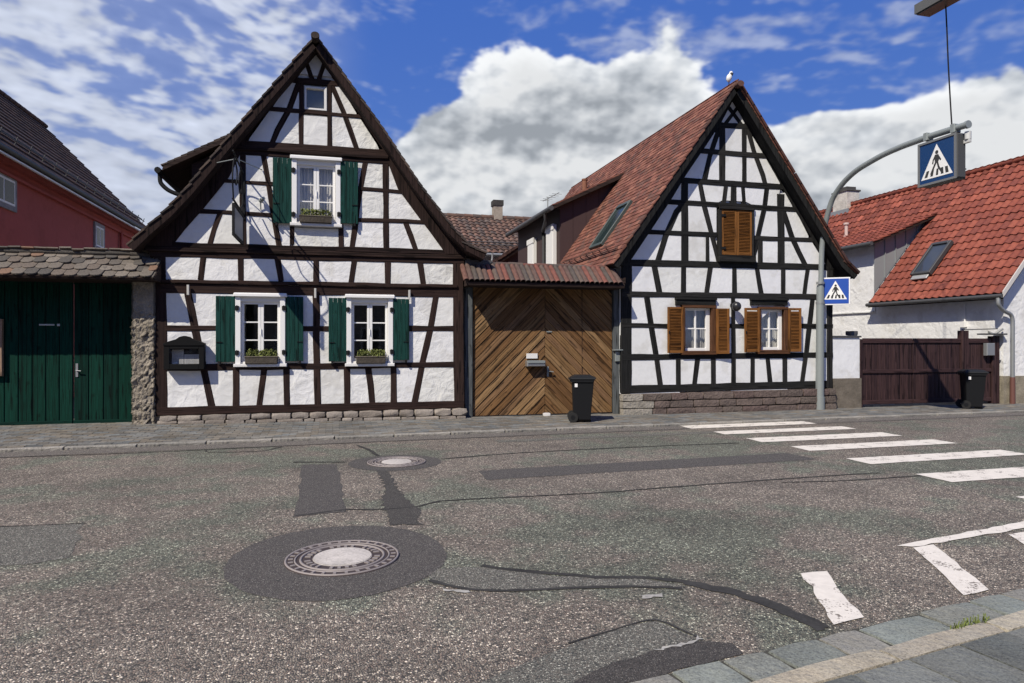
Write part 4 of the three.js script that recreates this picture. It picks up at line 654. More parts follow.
{ // black round wall lamp between the windows
  const x = 8.86, y = 2.49, t = thing('wall_lamp', 'round black wall lamp on the post between the brown shutters', 'lamp', [x, y, FZ]);
  part(t, 'back_plate', cyl([x, y, FZ], [x, y, FZ + .04], .06, .06, 16), X.iron); part(t, 'arm', tube([[x, y, FZ + .03], [x, y + .08, FZ + .10], [x, y + .06, FZ + .16]], .014, 12, 6), X.iron);
  const g = new THREE.SphereGeometry(.105, 20, 14); g.scale(1, 1.05, 1); g.translate(x, y - .03, FZ + .17); part(t, 'globe', g, M([.02, .02, .022], .35));
}
{ // bird on the ridge
  const x = 8.74, y = 7.60, z = -13.95, t = thing('bird', 'small white bird with dark wing perched on the ridge of the red roof', 'bird', [x, y, z]);
  const pts = []; for (let i = 0; i <= 12; i++) { const u = i / 12; pts.push(new THREE.Vector2(.002 + .062 * Math.sin(Math.PI * Math.pow(u, .8)) ** .8 * (u > .72 ? .75 : 1), u * .24)); }
  const b = new THREE.LatheGeometry(pts, 14); b.rotateZ(-.25); b.translate(x - .02, y + .0, z); const hd = new THREE.SphereGeometry(.042, 12, 10); hd.translate(x + .055, y + .215, z);
  part(t, 'body', [b, hd], M([.75, .74, .72], .8)); const wg = new THREE.SphereGeometry(.042, 12, 8); wg.scale(.9, 1, .6); wg.translate(x + .05, y + .175, z + .03); part(t, 'wing', wg, X.dark);
  part(t, 'beak', cyl([x + .09, y + .215, z], [x + .125, y + .205, z], .012, .002, 6), X.dark); part(t, 'leg', [cyl([x - .0, y + .02, z - .02], [x, y - .06, z - .02], .006), cyl([x, y + .02, z + .02], [x, y - .06, z + .02], .006)], X.dark);
}

// ================================================================ PLANK GATE BETWEEN THE HOUSES
{
  const gz = -14.2, t = thing('plank_gate', 'tall brown gate of slanting planks with small tiled roof between the timber houses', 'gate', [4.4, .05, gz]);
  const pm = [[.235, .135, .060], [.205, .110, .047], [.285, .172, .082], [.165, .086, .036], [.225, .128, .064]].map(c => wood(c, .7, .004));
  const clip = (poly, nx, ny, d) => { const o = []; for (let i = 0; i < poly.length; i++) { const a = poly[i], b = poly[(i + 1) % poly.length], da = a[0] * nx + a[1] * ny - d, db = b[0] * nx + b[1] * ny - d; if (da <= 0) o.push(a); if (da * db < 0) { const k = da / (da - db); o.push([mix(a[0], b[0], k), mix(a[1], b[1], k)]); } } return o; };
  for (const [x0, x1, sx] of [[2.82, 4.405, 1], [4.415, 5.965, -1]]) {
    const leaf = part(t, 'gate_leaf', box(x0, x1, .09, 2.9, gz - .06, gz - .03), X.deck), dx = .7071 * sx, dy = .7071, nx = -dy * (sx), ny = dx * sx; // strips run along (dx, dy)
    const n = [-.7071 * sx, .7071]; let i = 0;
    for (let d = -6; d < 6; d += .148, i++) { let p = [[x0, .09], [x1, .09], [x1, 2.9], [x0, 2.9]]; p = clip(p, n[0], n[1], d + .144); p = clip(p, -n[0], -n[1], -d); if (p.length < 3) continue; let ar = 0; for (let k = 0; k < p.length; k++) { const a = p[k], b = p[(k + 1) % p.length]; ar += a[0] * b[1] - a[1] * b[0]; } if (Math.abs(ar) < .006) continue; if (ar < 0) p.reverse();
      const g0 = extr(p, gz - .03, gz + rr(-.003, .003), .004), g = g0.index ? g0.toNonIndexed() : g0, P = g.attributes.position, uv = g.attributes.uv, o = rr(0, 5); for (let k = 0; k < P.count; k++) { const x = P.getX(k), y = P.getY(k); uv.setXY(k, x * .7071 * sx + y * .7071 + o, x * n[0] + y * n[1] + o * 3);
        // each board leans like shiplap: its lower edge stands proud
        const q = (x * n[0] + y * n[1] - d) / .144; if (P.getZ(k) > gz - .02) P.setZ(k, P.getZ(k) + (1 - q) * .018); }
      g.computeVertexNormals(); part(leaf, 'plank', g, pm[Math.floor(rnd() * 5)]); }
  }
  const jm = wood([.115, .125, .13], .8, .003);
  part(t, 'jamb', cbox(2.63, 2.80, .06, 2.95, gz - .1, gz + .08, .008, 'y'), jm); part(t, 'jamb', cbox(5.98, 6.12, .04, 2.95, gz - .1, gz + .08, .008, 'y'), jm);
  part(t, 'lintel', cbox(2.6, 6.15, 2.92, 3.05, gz - .15, gz + .35, .01), X.deck);
  part(t, 'wicket_edge', box(5.255, 5.263, .1, 2.9, gz - .004, gz + .0165), X.deck);
  const [a, b] = D.letter; part(t, 'name_plate', cbox(a[0], a[2], a[1], a[3], gz + .02, gz + .05, .004), X.whiteOld); const lb = part(t, 'letter_box', cbox(b[0], b[2], b[1], b[3], gz + .01, gz + .19, .012), X.steel); part(lb, 'flap', cbox(b[0] + .01, b[2] - .01, b[3] - .045, b[3] + .012, gz + .02, gz + .21, .006), X.galv);
  part(t, 'handle', [cyl([4.47, 1.02, gz + .02], [4.47, 1.02, gz + .08], .014), cyl([4.47, 1.02, gz + .075], [4.58, 1.0, gz + .075], .012), box(4.45, 4.49, .9, 1.12, gz + .015, gz + .022)], X.galv);
  part(t, 'bolt', [box(4.44, 4.56, 1.86, 1.885, gz + .015, gz + .03)], X.galv); part(t, 'stop_block', stoneGeo(.14, .07, .12).translate(4.41, .09, gz + .12), X.whiteOld);
  part(t, 'bell_box', [cbox(6.0, 6.12, 1.22, 1.44, gz + .08, gz + .13, .006), cbox(5.95, 6.15, 1.46, 1.485, gz + .06, gz + .2, .004)], X.galv);
  // tiled roof: barrel tiles in one row, back slope, ridge caps
  const rf = part(t, 'roof', [uvm(extrX([[-13.58, 2.80], [-13.56, 2.86], [-14.15, 3.30], [-14.75, 2.86], [-14.73, 2.80]], 2.6, 6.0))], X.deck);
  const pal = [[.19, .10, .08], [.15, .10, .085], [.24, .10, .078], [.12, .10, .088], [.16, .12, .10]];
  const tm = pal.map(c => rough(c, .85, .004)), bar = (() => { const g = new THREE.CylinderGeometry(.054, .060, .66, 10, 1, true, 0, Math.PI), h = new THREE.CylinderGeometry(.044, .050, .66, 10, 1, true, 0, Math.PI), cap = new THREE.RingGeometry(.049, .060, 10, 1, 0, Math.PI); g.rotateY(-Math.PI / 2); h.rotateY(-Math.PI / 2); cap.rotateX(Math.PI / 2); cap.rotateY(Math.PI); cap.translate(0, -.33, 0); cap.scale(1, 1, -1); return join([g, h, cap]); })();
  bar.computeVertexNormals();
  for (let i = 0; i < 32; i++) for (const s of [1, -1]) { const x = 2.56 + i * .1075, S = V(0, .585 * 1, -.811 * s), A = V(s, 0, 0), Nn = A.clone().cross(S), m = new THREE.Matrix4().makeBasis(A, S, Nn).setPosition(V(x + rr(-.004, .004), 3.07 + .0 + rr(-.004, .004), -14.15 + s * .34)); piece(rf, 'roof_tile', bar, tm[Math.floor(i / 2 * 7 + (i * 13) % 5) % 5], m); }
  for (let i = 0; i < 11; i++) { const L = .29, q = new THREE.CylinderGeometry(.10, .088, L * 1.05, 12); q.rotateZ(Math.PI / 2); q.scale(1, .62, 1.1); q.translate(2.72 + (i + .5) * L, 3.285 + rr(-.008, .008), -14.15); part(rf, 'ridge_tile', uvm(q), tm[(i * 3) % 5]); }
  part(rf, 'flashing', [extr([[2.62, 3.2], [3.15, 3.27], [3.2, 3.36], [2.62, 3.36]], -14.3, -14.02)], X.lead);
}
// ================================================================ GREEN GATE WITH TILED ROOF, STONE PILLAR
{
  const gz = -14.42, t = thing('green_gate', 'dark green plank gate under an old tiled roof with stone pillar at left', 'gate', [-5, .1, gz]);
  for (const [x0, x1] of [[-6.72, -4.73], [-4.715, -3.72]]) { const leaf = part(t, 'gate_leaf', [box(x0, x1, .12, 2.84, gz - .05, gz - .025)], X.dark), n = Math.round((x1 - x0) / .225), w = (x1 - x0) / n; for (let i = 0; i < n; i++) part(leaf, 'plank', cbox(x0 + i * w + .006, x0 + (i + 1) * w - .006, .15, 2.84, gz - .025, gz + rr(-.002, .003), .007, 'y'), X.greenGate[Math.floor(rnd() * 3)]); part(leaf, 'bottom_rail', cbox(x0, x1, .10, .19, gz - .02, gz + .025, .006), X.greenGate[1]); }
  part(t, 'lock', [box(-4.68, -4.64, 1.0, 1.25, gz + .0, gz + .015), cyl([-4.66, 1.12, gz + .01], [-4.66, 1.12, gz + .06], .012), cyl([-4.66, 1.12, gz + .055], [-4.58, 1.11, gz + .055], .010)], X.steel);
  part(t, 'letter_slot', [cbox(-5.28, -5.03, 1.955, 1.985, gz, gz + .012, .003), cbox(-4.99, -4.94, 1.945, 1.99, gz, gz + .012, .003)], X.steel);
  part(t, 'lintel', cbox(-7.6, -3.25, 2.84, 3.0, gz - .2, gz + .62, .01), X.deck);
  // rough pillar
  let pg = new THREE.BoxGeometry(.39, 2.85, .55, 14, 96, 10); pg.deleteAttribute('uv'); pg.deleteAttribute('normal'); pg = mergeVertices(pg, 1e-4); const P = pg.attributes.position; for (let i = 0; i < P.count; i++) { const x = P.getX(i), y = P.getY(i), z = P.getZ(i), k = y < .75 ? 1 : .3, d = k * (.045 * fbm3(x * 9, y * 9, z * 9 + 3, 3) + .085 * fbm3(x * 24 + y * 9, y * 20 - x * 9, z * 24, 3)); P.setXYZ(i, x + (x > 0 ? d : -d) * .5, y, z + (z > 0 ? d : 0)); } pg.computeVertexNormals(); pg.translate(-3.43, 1.42, -14.25); const pg2 = pg.clone().translate(-3.49, 0, 0);
  part(t, 'pillar', uvm(pg), rough([.36, .315, .255], .95, .035)); part(t, 'pillar', uvm(pg2), rough([.36, .315, .255], .95, .035));
  const rf = part(t, 'roof', uvm(extrX([[-13.52, 2.76], [-13.50, 2.80], [-14.2, 3.28], [-14.9, 2.80], [-14.88, 2.76]], -7.6, -3.13)), X.deck);
  const pal = [[.20, .172, .142], [.155, .135, .115], [.25, .215, .178], [.185, .152, .124], [.12, .108, .095]], tm = pal.map(c => rough(c, .95, .012)), bt = beaverTile(.195, .36, .022), orange = rough([.26, .165, .115], .95, .01);
  for (const s of [1, -1]) { const S = V(0, .5655, -.8247 * s), A = V(s, 0, 0), ms = courses(V(s > 0 ? -7.58 : -3.14, 2.80, -14.2 + s * .70), A, S, 4.44, .86, .20, .215, .034); ms.forEach((m, i) => piece(rf, 'roof_tile', bt, rnd() < .03 ? orange : tm[Math.floor(rnd() * 5)], m)); }
  for (let i = 0; i < 11; i++) { const L = .405, q = new THREE.CylinderGeometry(.12, .10, L * 1.06, 12); q.rotateZ(Math.PI / 2); q.scale(1, .55, 1.1); q.translate(-7.72 + (i + .5) * L, 3.29 + rr(-.008, .008), -14.2); part(rf, 'ridge_tile', uvm(q), rough([.15, .135, .12], .95, .008)); }
}
{ // weathered notice board at the very left
  const t = thing('notice_board', 'weathered wooden notice board at the left picture edge before the green gate', 'board', [-5.95, 1.2, -14.36]);
  part(t, 'panel', cbox(-6.5, -5.86, 1.05, 2.05, -14.40, -14.36, .006, 'y'), wood([.33, .19, .12], .8)); part(t, 'edge', [cbox(-5.90, -5.84, 1.03, 2.07, -14.40, -14.33, .005, 'y'), cbox(-6.52, -5.91, 2.03, 2.07, -14.40, -14.33, .005), cbox(-6.52, -5.91, 1.03, 1.07, -14.40, -14.33, .005)], wood([.36, .24, .17], .8));
}
// ================================================================ RED HOUSE AT THE BACK LEFT
{
  const x = -7.5, t = thing('red_house', 'dark red rendered house with steep brown tiled roof behind the green gate', 'house', [-10.5, 0, -23]), zf = -15.6, zb = -30.3;
  part(t, 'wall', uvm(extr([[-14.3, 0], [x, 0], [x, 6.0], [-10.9, 9.85], [-14.3, 6.0]], zb + .15, zf)), X.redWall);
  part(t, 'cornice', [box(x - .02, x + .10, 5.55, 5.62, zb + .1, zf + .02), box(x - .02, x + .16, 5.80, 5.98, zb + .1, zf + .02)], X.redWall);
  const rf = part(t, 'roof', uvm(extr([[-14.65, 5.6], [-10.9, 9.98], [-7.1, 5.98], [-7.1, 5.88], [-10.9, 9.84], [-14.65, 5.5]], zb - .05, zf + .3)), X.deck);
  const S = V(-3.8, 4.0, 0).normalize(), pal = [[.125, .078, .060], [.105, .068, .054], [.145, .085, .064]], ms = courses(V(-7.1, 5.98, zf + .3), V(0, 0, -1), S, zf - zb + .35, 5.5, .30, .36, .006); part(rf, 'roof_tiles', many(flatTile(.30, .46, .055), ms, ms.map(() => pick(pal, .2))), X.tile, true);
  ridgeTiles(rf, -10.9, 10.02, zb, zf + .3, pal, .12, .4);
  part(rf, 'gutter', [cyl([-7.05, 5.93, zb], [-7.05, 5.93, zf + .3], .06)], M([.07, .075, .065], .7)); part(rf, 'eave_strip', box(-7.12, -7.06, 5.80, 5.84, zb, zf + .28), X.whiteOld);
  const sg = []; for (const d of [.5, .62]) sg.push(cyl([-7.1 + S.x * d + .09, 5.98 + S.y * d + .1, zb + .2], [-7.1 + S.x * d + .09, 5.98 + S.y * d + .1, zf + .2], .016)); for (let z = zb + .3; z < zf; z += .8) sg.push(cyl([-7.1 + S.x * .45, 5.98 + S.y * .45, z], [-7.1 + S.x * .56 + .16, 5.98 + S.y * .56 + .16, z], .014)); part(rf, 'snow_guard', sg, X.lead);
  for (const [a, b, y0, y1] of [[-18.95, -17.8, 4.9, 5.5], [-25.5, -24.75, 4.75, 5.4]]) { const w = part(t, 'window', [extrX([[a - .12, y0 - .12], [b + .12, y0 - .12], [b + .12, y1 + .12], [a - .12, y1 + .12]], x, x + .05)], rough([.36, .34, .33])); part(w, 'frame', extrX([[a, y0], [b, y0], [b, y1], [a, y1]], x + .02, x + .056), X.whiteOld); for (const [c, d] of [[a + .05, (a + b) / 2 - .03], [(a + b) / 2 + .03, b - .05]]) part(w, 'pane', extrX([[c, y0 + .05], [d, y0 + .05], [d, y1 - .05], [c, y1 - .05]], x + .03, x + .061), matt([.02, .026, .045], .15)); }
  part(t, 'downpipe', cyl([x + .08, 0, -27.3], [x + .08, 5.6, -27.3], .05), X.redWall); part(rf, 'bracket', [cyl([-7.05, 5.95, zb + .1], [-6.7, 6.15, zb - .2], .015), cyl([-6.7, 6.15, zb - .2], [-6.72, 5.8, zb - .2], .012)], X.zn);
}
// ================================================================ FAR HOUSE AND SHED IN THE YARD
{
  const t = thing('far_house', 'distant house with brown tiled roof and small chimney beyond the plank gate', 'house', [6, 0, -31]);
  part(t, 'wall', uvm(box(.5, 13, 0, 5.5, -35, -28.3)), X.plaster2); part(t, 'gable', uvm(extrX([[-34.9, 5.4], [-28.4, 5.4], [-31.2, 7.3]], .52, 12.98)), X.plaster2);
  const rf = part(t, 'roof', uvm(extrX([[-27.9, 5.25], [-27.9, 5.37], [-31.2, 7.42], [-35.2, 5.2], [-35.2, 5.1], [-31.2, 7.28]], .2, 13.3)), X.deck), S = V(0, 2.05, -3.3).normalize(), pal = [[.19, .12, .092], [.17, .115, .095], [.22, .13, .10], [.15, .115, .10]];
  const ms = courses(V(.2, 5.37, -27.9), V(1, 0, 0), S, 13.1, 3.9, .26, .33, .01, 0); part(rf, 'roof_tiles', many(panTile(.26, .42, .035, .015, 5), ms, ms.map(() => pick(pal))), X.tile, true);
  for (let i = 0; i < 33; i++) { const q = new THREE.CylinderGeometry(.13, .115, .42, 10); q.rotateZ(Math.PI / 2); q.translate(.4 + i * .4, 7.44, -31.2); part(rf, 'ridge_tile', uvm(q), rough(pal[i % 4])); }
  const c = part(rf, 'chimney', uvm(box(7.17, 7.58, 6.8, 8.0, -31.5, -31.05)), rough([.42, .36, .29])); part(c, 'cap', box(7.13, 7.62, 8.0, 8.25, -31.54, -31.01), rough([.08, .075, .07]));
  part(rf, 'gutter', cyl([.2, 5.28, -27.85], [13.3, 5.28, -27.85], .07), X.zn);
  const sg = [cyl([.3, 5.75, -28.2], [13, 5.75, -28.2], .02), cyl([.3, 5.86, -28.25], [13, 5.86, -28.25], .02)]; part(rf, 'snow_guard', sg, X.lead);
}
{
  const t = thing('yard_shed', 'dark shed with sloping brown tiled roof in the yard behind the plank gate', 'shed', [6, 0, -25]);
  part(t, 'wall', uvm(extr([[5.0, 0], [9, 0], [9, 6], [6.95, 5.25], [5.0, 3.95]], -27.4, -24.9)), X.dormer);
  const rf = part(t, 'roof', uvm(extr([[4.75, 3.80], [4.75, 3.90], [7.0, 5.42], [7.0, 5.28]], -27.6, -24.7)), X.deck), pal = [[.10, .05, .04], [.085, .048, .04]], ms = courses(V(4.75, 3.92, -27.6), V(0, 0, 1), V(2.25, 1.52, 0).normalize(), 2.95, 2.7, .2, .2); part(rf, 'roof_tiles', many(flatTile(.2, .3, .02), ms, ms.map(() => pick(pal))), X.tile, true);
  part(t, 'rain_pipe', tube([[5.2, 4.3, -24.6], [5.5, 4.35, -24.55], [5.6, 4.7, -24.55], [5.6, 4.9, -24.55]], .04), X.zn);
}
// ================================================================ RIGHT HOUSE WITH RED PANTILES
{
  const xe = 16.45, ye = 2.88, k = 1.19, xr = 20, yr = 2.88 + k * 3.55, zf = -13.74, zb = -30, xw = 16.78, t = thing('white_house', 'white house with bright red pantile roof and grey dormer cheek at right', 'house', [20, 0, -20]);
  part(t, 'wall', uvm(extr([[xw, 0], [23.3, 0], [23.3, 3.1], [xr, yr - .25], [xw, 3.1]], zb, FZ)), X.plaster);
  part(t, 'base_course', [box(xw - .03, 23.3, -.05, .765, -14.05, FZ + .035), box(xw - .03, xw + .1, -.05, .765, zb, -14.05)], X.sand);
  const roof = part(t, 'roof', [uvm(extr([[xe, ye - .02], [xr, yr - .02], [23.55, ye - .02], [23.55, ye - .14], [xr, yr - .16], [xe, ye - .14]], -18.3, zf)), uvm(extr([[18.7, ye + k * 2.25 - .02], [xr, yr - .02], [23.55, ye - .02], [23.55, ye - .14], [xr, yr - .16], [18.7, ye + k * 2.25 - .16]], zb, -18.3))], X.deck);
  const S = V(1, k, 0).normalize(), S2 = V(-1, k, 0).normalize(), Ls = Math.hypot(3.55, yr - ye), pt = panTile(.235, .40, .036, .024, 8), pal = [[.285, .082, .055], [.25, .072, .050], [.32, .095, .063], [.215, .065, .048]], tm = pal.map(c => rough(c, .62, .003));
  const ms = courses(V(xe, ye, zb), V(0, 0, 1), S, zf - zb + .02, Ls, .235, .31, .008, 0).map(m => { const p = new THREE.Vector3().setFromMatrixPosition(m); return { m, p, d: p.clone().sub(camera.position).length() }; }).filter(o => !(o.p.z < -18.25 && o.p.x < 18.8));
  // half-offset only: keep the columns straight as interlocking tiles lie
  ms.sort((a, b) => a.d - b.d);
  ms.slice(0, 300).forEach(o => piece(roof, 'roof_tile', pt, tm[Math.floor(rnd() * 4)], o.m));
  part(roof, 'roof_tiles', many(pt, ms.slice(300).map(o => o.m), ms.slice(300).map(() => pick(pal, .22))), (() => { const m = rough([1, 1, 1], .62, .003); m.vertexColors = true; return m; })(), true);
  const mr = courses(V(23.55, ye, zf), V(0, 0, -1), S2, zf - zb, Ls, .235, .31, .008, 0); part(roof, 'roof_tiles', many(panTile(.235, .4, .034, .016, 4), mr, mr.map(() => pick(pal, .22))), X.tile, true);
  for (let z = zb; z < zf - .2; z += .36) { const q = new THREE.CylinderGeometry(.125, .11, .385, 12); q.rotateX(Math.PI / 2); q.scale(1, .8, 1); q.translate(xr, yr + .03, z + .18); part(roof, 'ridge_tile', uvm(q), tm[Math.floor(rnd() * 4)]); }
  part(roof, 'verge_board', uvm(extr([[xe - .02, ye - .10], [xe - .02, ye + .06], [xr, yr + .08], [xr, yr - .1]], zf, zf + .03)), M([.55, .52, .49], .6));
  part(roof, 'gutter', [cyl([xe - .05, ye - .06, -18.3], [xe - .05, ye - .06, zf + .02], .055)], X.lead);
  part(t, 'downpipe', [tube([[xe - .06, ye - .1, zf - .08], [xe - .05, ye - .28, zf - .08], [16.6, ye - .42, -13.86], [16.86, ye - .52, -13.88], [16.93, ye - .68, -13.88], [16.93, 1.7, -13.88], [16.93, .72, -13.88]], .05, 60, 10)], X.zn); part(t, 'downpipe_foot', cyl([16.93, .04, -13.88], [16.93, .74, -13.88], .065, .06), M([.13, .055, .042], .6));
  // dormer
  const zc = -18.32, dm = part(t, 'dormer', uvm(extr([[xw - .02, 2.6], [xw - .02, 4.74], [18.85, 5.62]], -26, zc - .02)), X.plaster);
  const lo = x => ye + k * (x - xe) + .02, hi = x => 4.78 + .405 * (x - 16.5), n = 5; for (let i = 0; i < n; i++) { const a = mix(xw - .06, 18.78, i / n), b = mix(xw - .06, 18.78, (i + 1) / n); part(dm, 'cheek_sheet', uvm(extr([[a, lo(a)], [b - .03, lo(b - .03)], [b - .03, Math.max(hi(b - .03), lo(b - .03) + .005)], [a, hi(a)]], zc - .02, zc)), X.zinc); part(dm, 'standing_seam', uvm(extr([[b - .03, lo(b)], [b, lo(b)], [b, Math.max(hi(b), lo(b) + .01)], [b - .03, Math.max(hi(b), lo(b) + .01)]], zc - .02, zc + .03)), X.zinc); }
  const dr = part(t, 'dormer_roof', uvm(extr([[16.42, 4.72], [16.42, 4.80], [19.1, 5.9], [19.1, 5.78]], -26.3, zc + .28)), X.deck), md = courses(V(16.40, 4.80, -26.3), V(0, 0, 1), V(2.68, 1.1, 0).normalize(), 8.28, 2.85, .235, .31, .008, 0); part(dr, 'roof_tiles', many(panTile(.235, .4, .034, .016, 6), md, md.map(() => pick(pal, .22))), X.tile, true); part(dr, 'gutter', cyl([16.36, 4.75, -26.3], [16.36, 4.75, zc + .28], .07), X.lead);
  { const [a, b, y0, y1] = [-21.0, -20.1, 3.05, 3.95], w = part(t, 'window', extrX([[a, y0], [b, y0], [b, y1], [a, y1]], xw - .05, xw + .02), M([.10, .10, .10], .6)); part(w, 'roller_blind', extrX([[a + .06, y0 + .06], [b - .06, y0 + .06], [b - .06, y1 - .06], [a + .06, y1 - .06]], xw - .056, xw - .051), M([.16, .16, .165], .6)); }
  part(t, 'ledge', [box(xw - .06, xw, 2.60, 2.64, -23, -18.4)], X.plaster); part(t, 'conduit', [cyl([xw - .03, 2.7, -15.1], [xw - .03, 1.9, -15.1], .02), cbox(xw - .09, xw, 2.05, 2.2, -15.2, -15.05, .006)], X.white);
  // chimney, vent, roof window
  const c = part(roof, 'chimney', uvm(cbox(19.72, 20.32, 6.5, 7.66, -23.85, -23.05, .01)), rough([.66, .63, .57])); part(c, 'cap', [cbox(19.68, 20.36, 7.66, 7.72, -23.89, -23.01, .01), box(19.80, 20.24, 7.72, 7.86, -23.75, -23.15)], rough([.10, .095, .09])); part(c, 'flashing', box(19.70, 19.75, 6.5, 6.95, -23.95, -22.95), X.zn);
  part(dr, 'vent_pipe', [cyl([18.2, 5.4, -21.3], [18.2, 5.95, -21.3], .06), cyl([18.2, 5.95, -21.3], [18.2, 6.02, -21.3], .10), cyl([18.2, 5.45, -21.3], [18.2, 5.56, -21.3], .14, .09)], M([.55, .42, .38], .6));
  const A = V(0, 0, 1), Nn = A.clone().cross(S), O = V(17.02, 3.60, -17.12), fm = g => { g.applyMatrix4(new THREE.Matrix4().makeBasis(A, S, Nn).setPosition(O.clone().addScaledVector(Nn, .03))); return g; };
  const rw = part(roof, 'roof_window', [fm(cbox(0, .08, 0, 1.28, 0, .13, .01)), fm(cbox(.62, .70, 0, 1.28, 0, .13, .01)), fm(cbox(.08, .62, 1.18, 1.28, 0, .14, .01)), fm(cbox(.08, .62, 0, .09, 0, .12, .01))], M([.05, .05, .052], .45)); part(rw, 'pane', fm(box(.08, .62, .09, 1.18, .08, .085)), new THREE.MeshPhysicalMaterial({ color: C3([.04, .05, .07]), roughness: .05 })); part(rw, 'sill', fm(cbox(.06, .64, -.16, .0, .02, .06, .01)), M([.42, .42, .42], .45, { metalness: .4 }));
  part(t, 'door_edge', box(17.55, 18.5, .05, 2.2, FZ, FZ + .02), X.maroon);
}
// ================================================================ MAROON GATE, WHITE PILLAR
{
  const z = -14.06, t = thing('maroon_gate', 'low maroon board gate with side door before the white house', 'gate', [14.4, .05, z]);
  for (const [x0, x1] of [[12.47, 13.95], [13.97, 15.44], [15.68, 16.42]]) {
    const leaf = part(t, 'gate_leaf', [box(x0, x1, .12, 1.70, z - .05, z - .025)], X.maroonDk), n = Math.round((x1 - x0) / .115), w = (x1 - x0) / n;
    for (let i = 0; i < n; i++) part(leaf, 'board', cbox(x0 + i * w + .003, x0 + (i + 1) * w - .003, .12, 1.70, z - .025, z + rr(-.002, .002), .004, 'y'), i % 3 ? X.maroon : X.maroonDk);
    part(leaf, 'rail', [cbox(x0, x1, 1.62, 1.74, z, z + .03, .006), cbox(x0, x1, .12, .22, z, z + .03, .006), cbox(x0, x1, .88, .97, z, z + .035, .006)], X.maroon);
  }
  part(t, 'post', cbox(15.455, 15.665, .05, 1.94, z - .1, z + .06, .012, 'y'), X.maroon); part(t, 'post', cbox(16.43, 16.66, .05, 1.80, z - .1, z + .06, .012, 'y'), X.maroon); part(t, 'post', cbox(12.38, 12.46, .05, 1.72, z - .1, z + .04, .01, 'y'), X.maroonDk);
  part(t, 'letter_box', [cbox(16.14, 16.40, 1.30, 1.62, z + .035, z + .15, .012)], X.zn); part(t, 'house_number_plate', cbox(16.68, 16.75, 1.18, 1.42, z - .02, z + .02, .004), X.whiteOld);
  part(t, 'post_roof', [cbox(16.2, 16.75, 1.83, 1.87, z - .2, z + .2, .01), cyl([15.5, 1.96, z], [16.6, 1.99, z + .05], .012)], X.lead);
  const st = tube([[16.3, 1.9, z + .05], [16.45, 1.86, z + .08], [16.6, 1.95, z + .12], [16.72, 1.98, z + .08]], .03, 16, 6); part(t, 'ornament', st, M([.3, .3, .29], .5));
}
{
  const t = thing('gate_pillar', 'white rendered wall pier with tan base between house and maroon gate', 'wall', [12, .05, -14]);
  part(t, 'pier', uvm(box(11.60, 12.37, .77, 1.76, -14.45, -14.03)), X.plaster2); part(t, 'base', uvm(box(11.60, 12.40, -.02, .77, -14.45, -14.0)), rough([.21, .18, .145]));
  part(t, 'coping', [cbox(11.58, 12.40, 1.76, 1.80, -14.48, -13.99, .008)], X.lead); part(t, 'coping_stone', stoneGeo(.2, .12, .2, .2).translate(12.25, 1.86, -14.15), X.lead);
}
// ================================================================ HOUSES ON THE VIEWER'S SIDE (mirrored as dark shapes in the panes)
[[-15, -4.5, 6.2, 'broad rendered house on the near side of the street opposite the green gate'], [-3.9, 5.5, 5.4, 'low rendered house on the near side of the street opposite the green shutters'], [6.2, 17, 6.0, 'long rendered house on the near side of the street opposite the brown shutters']].forEach(([x0, x1, y, label], i) => {
  const t = thing('house_across_the_street', label, 'house', [(x0 + x1) / 2, 0, 12], 'houses on the near side of the street'), zf = 8.2;
  part(t, 'wall', uvm(box(x0, x1, 0, y, zf, zf + 8)), rough([[.36, .33, .27], [.42, .38, .33], [.38, .36, .33]][i]));
  part(t, 'roof', uvm(extrX([[zf - .4, y - .1], [zf + 4, y + 3.6], [zf + 8.4, y - .1]], x0 - .2, x1 + .2)), rough([.14, .075, .055]));
  for (let x = x0 + 1; x < x1 - 1; x += 2.1) for (const yy of [1.1, 3.7]) if (yy + 1.3 < y) { const w = part(t, 'window', box(x, x + 1, yy, yy + 1.3, zf - .05, zf), X.whiteOld); part(w, 'pane', box(x + .08, x + .92, yy + .08, yy + 1.22, zf - .06, zf - .049), M([.03, .035, .04], .2)); }
});
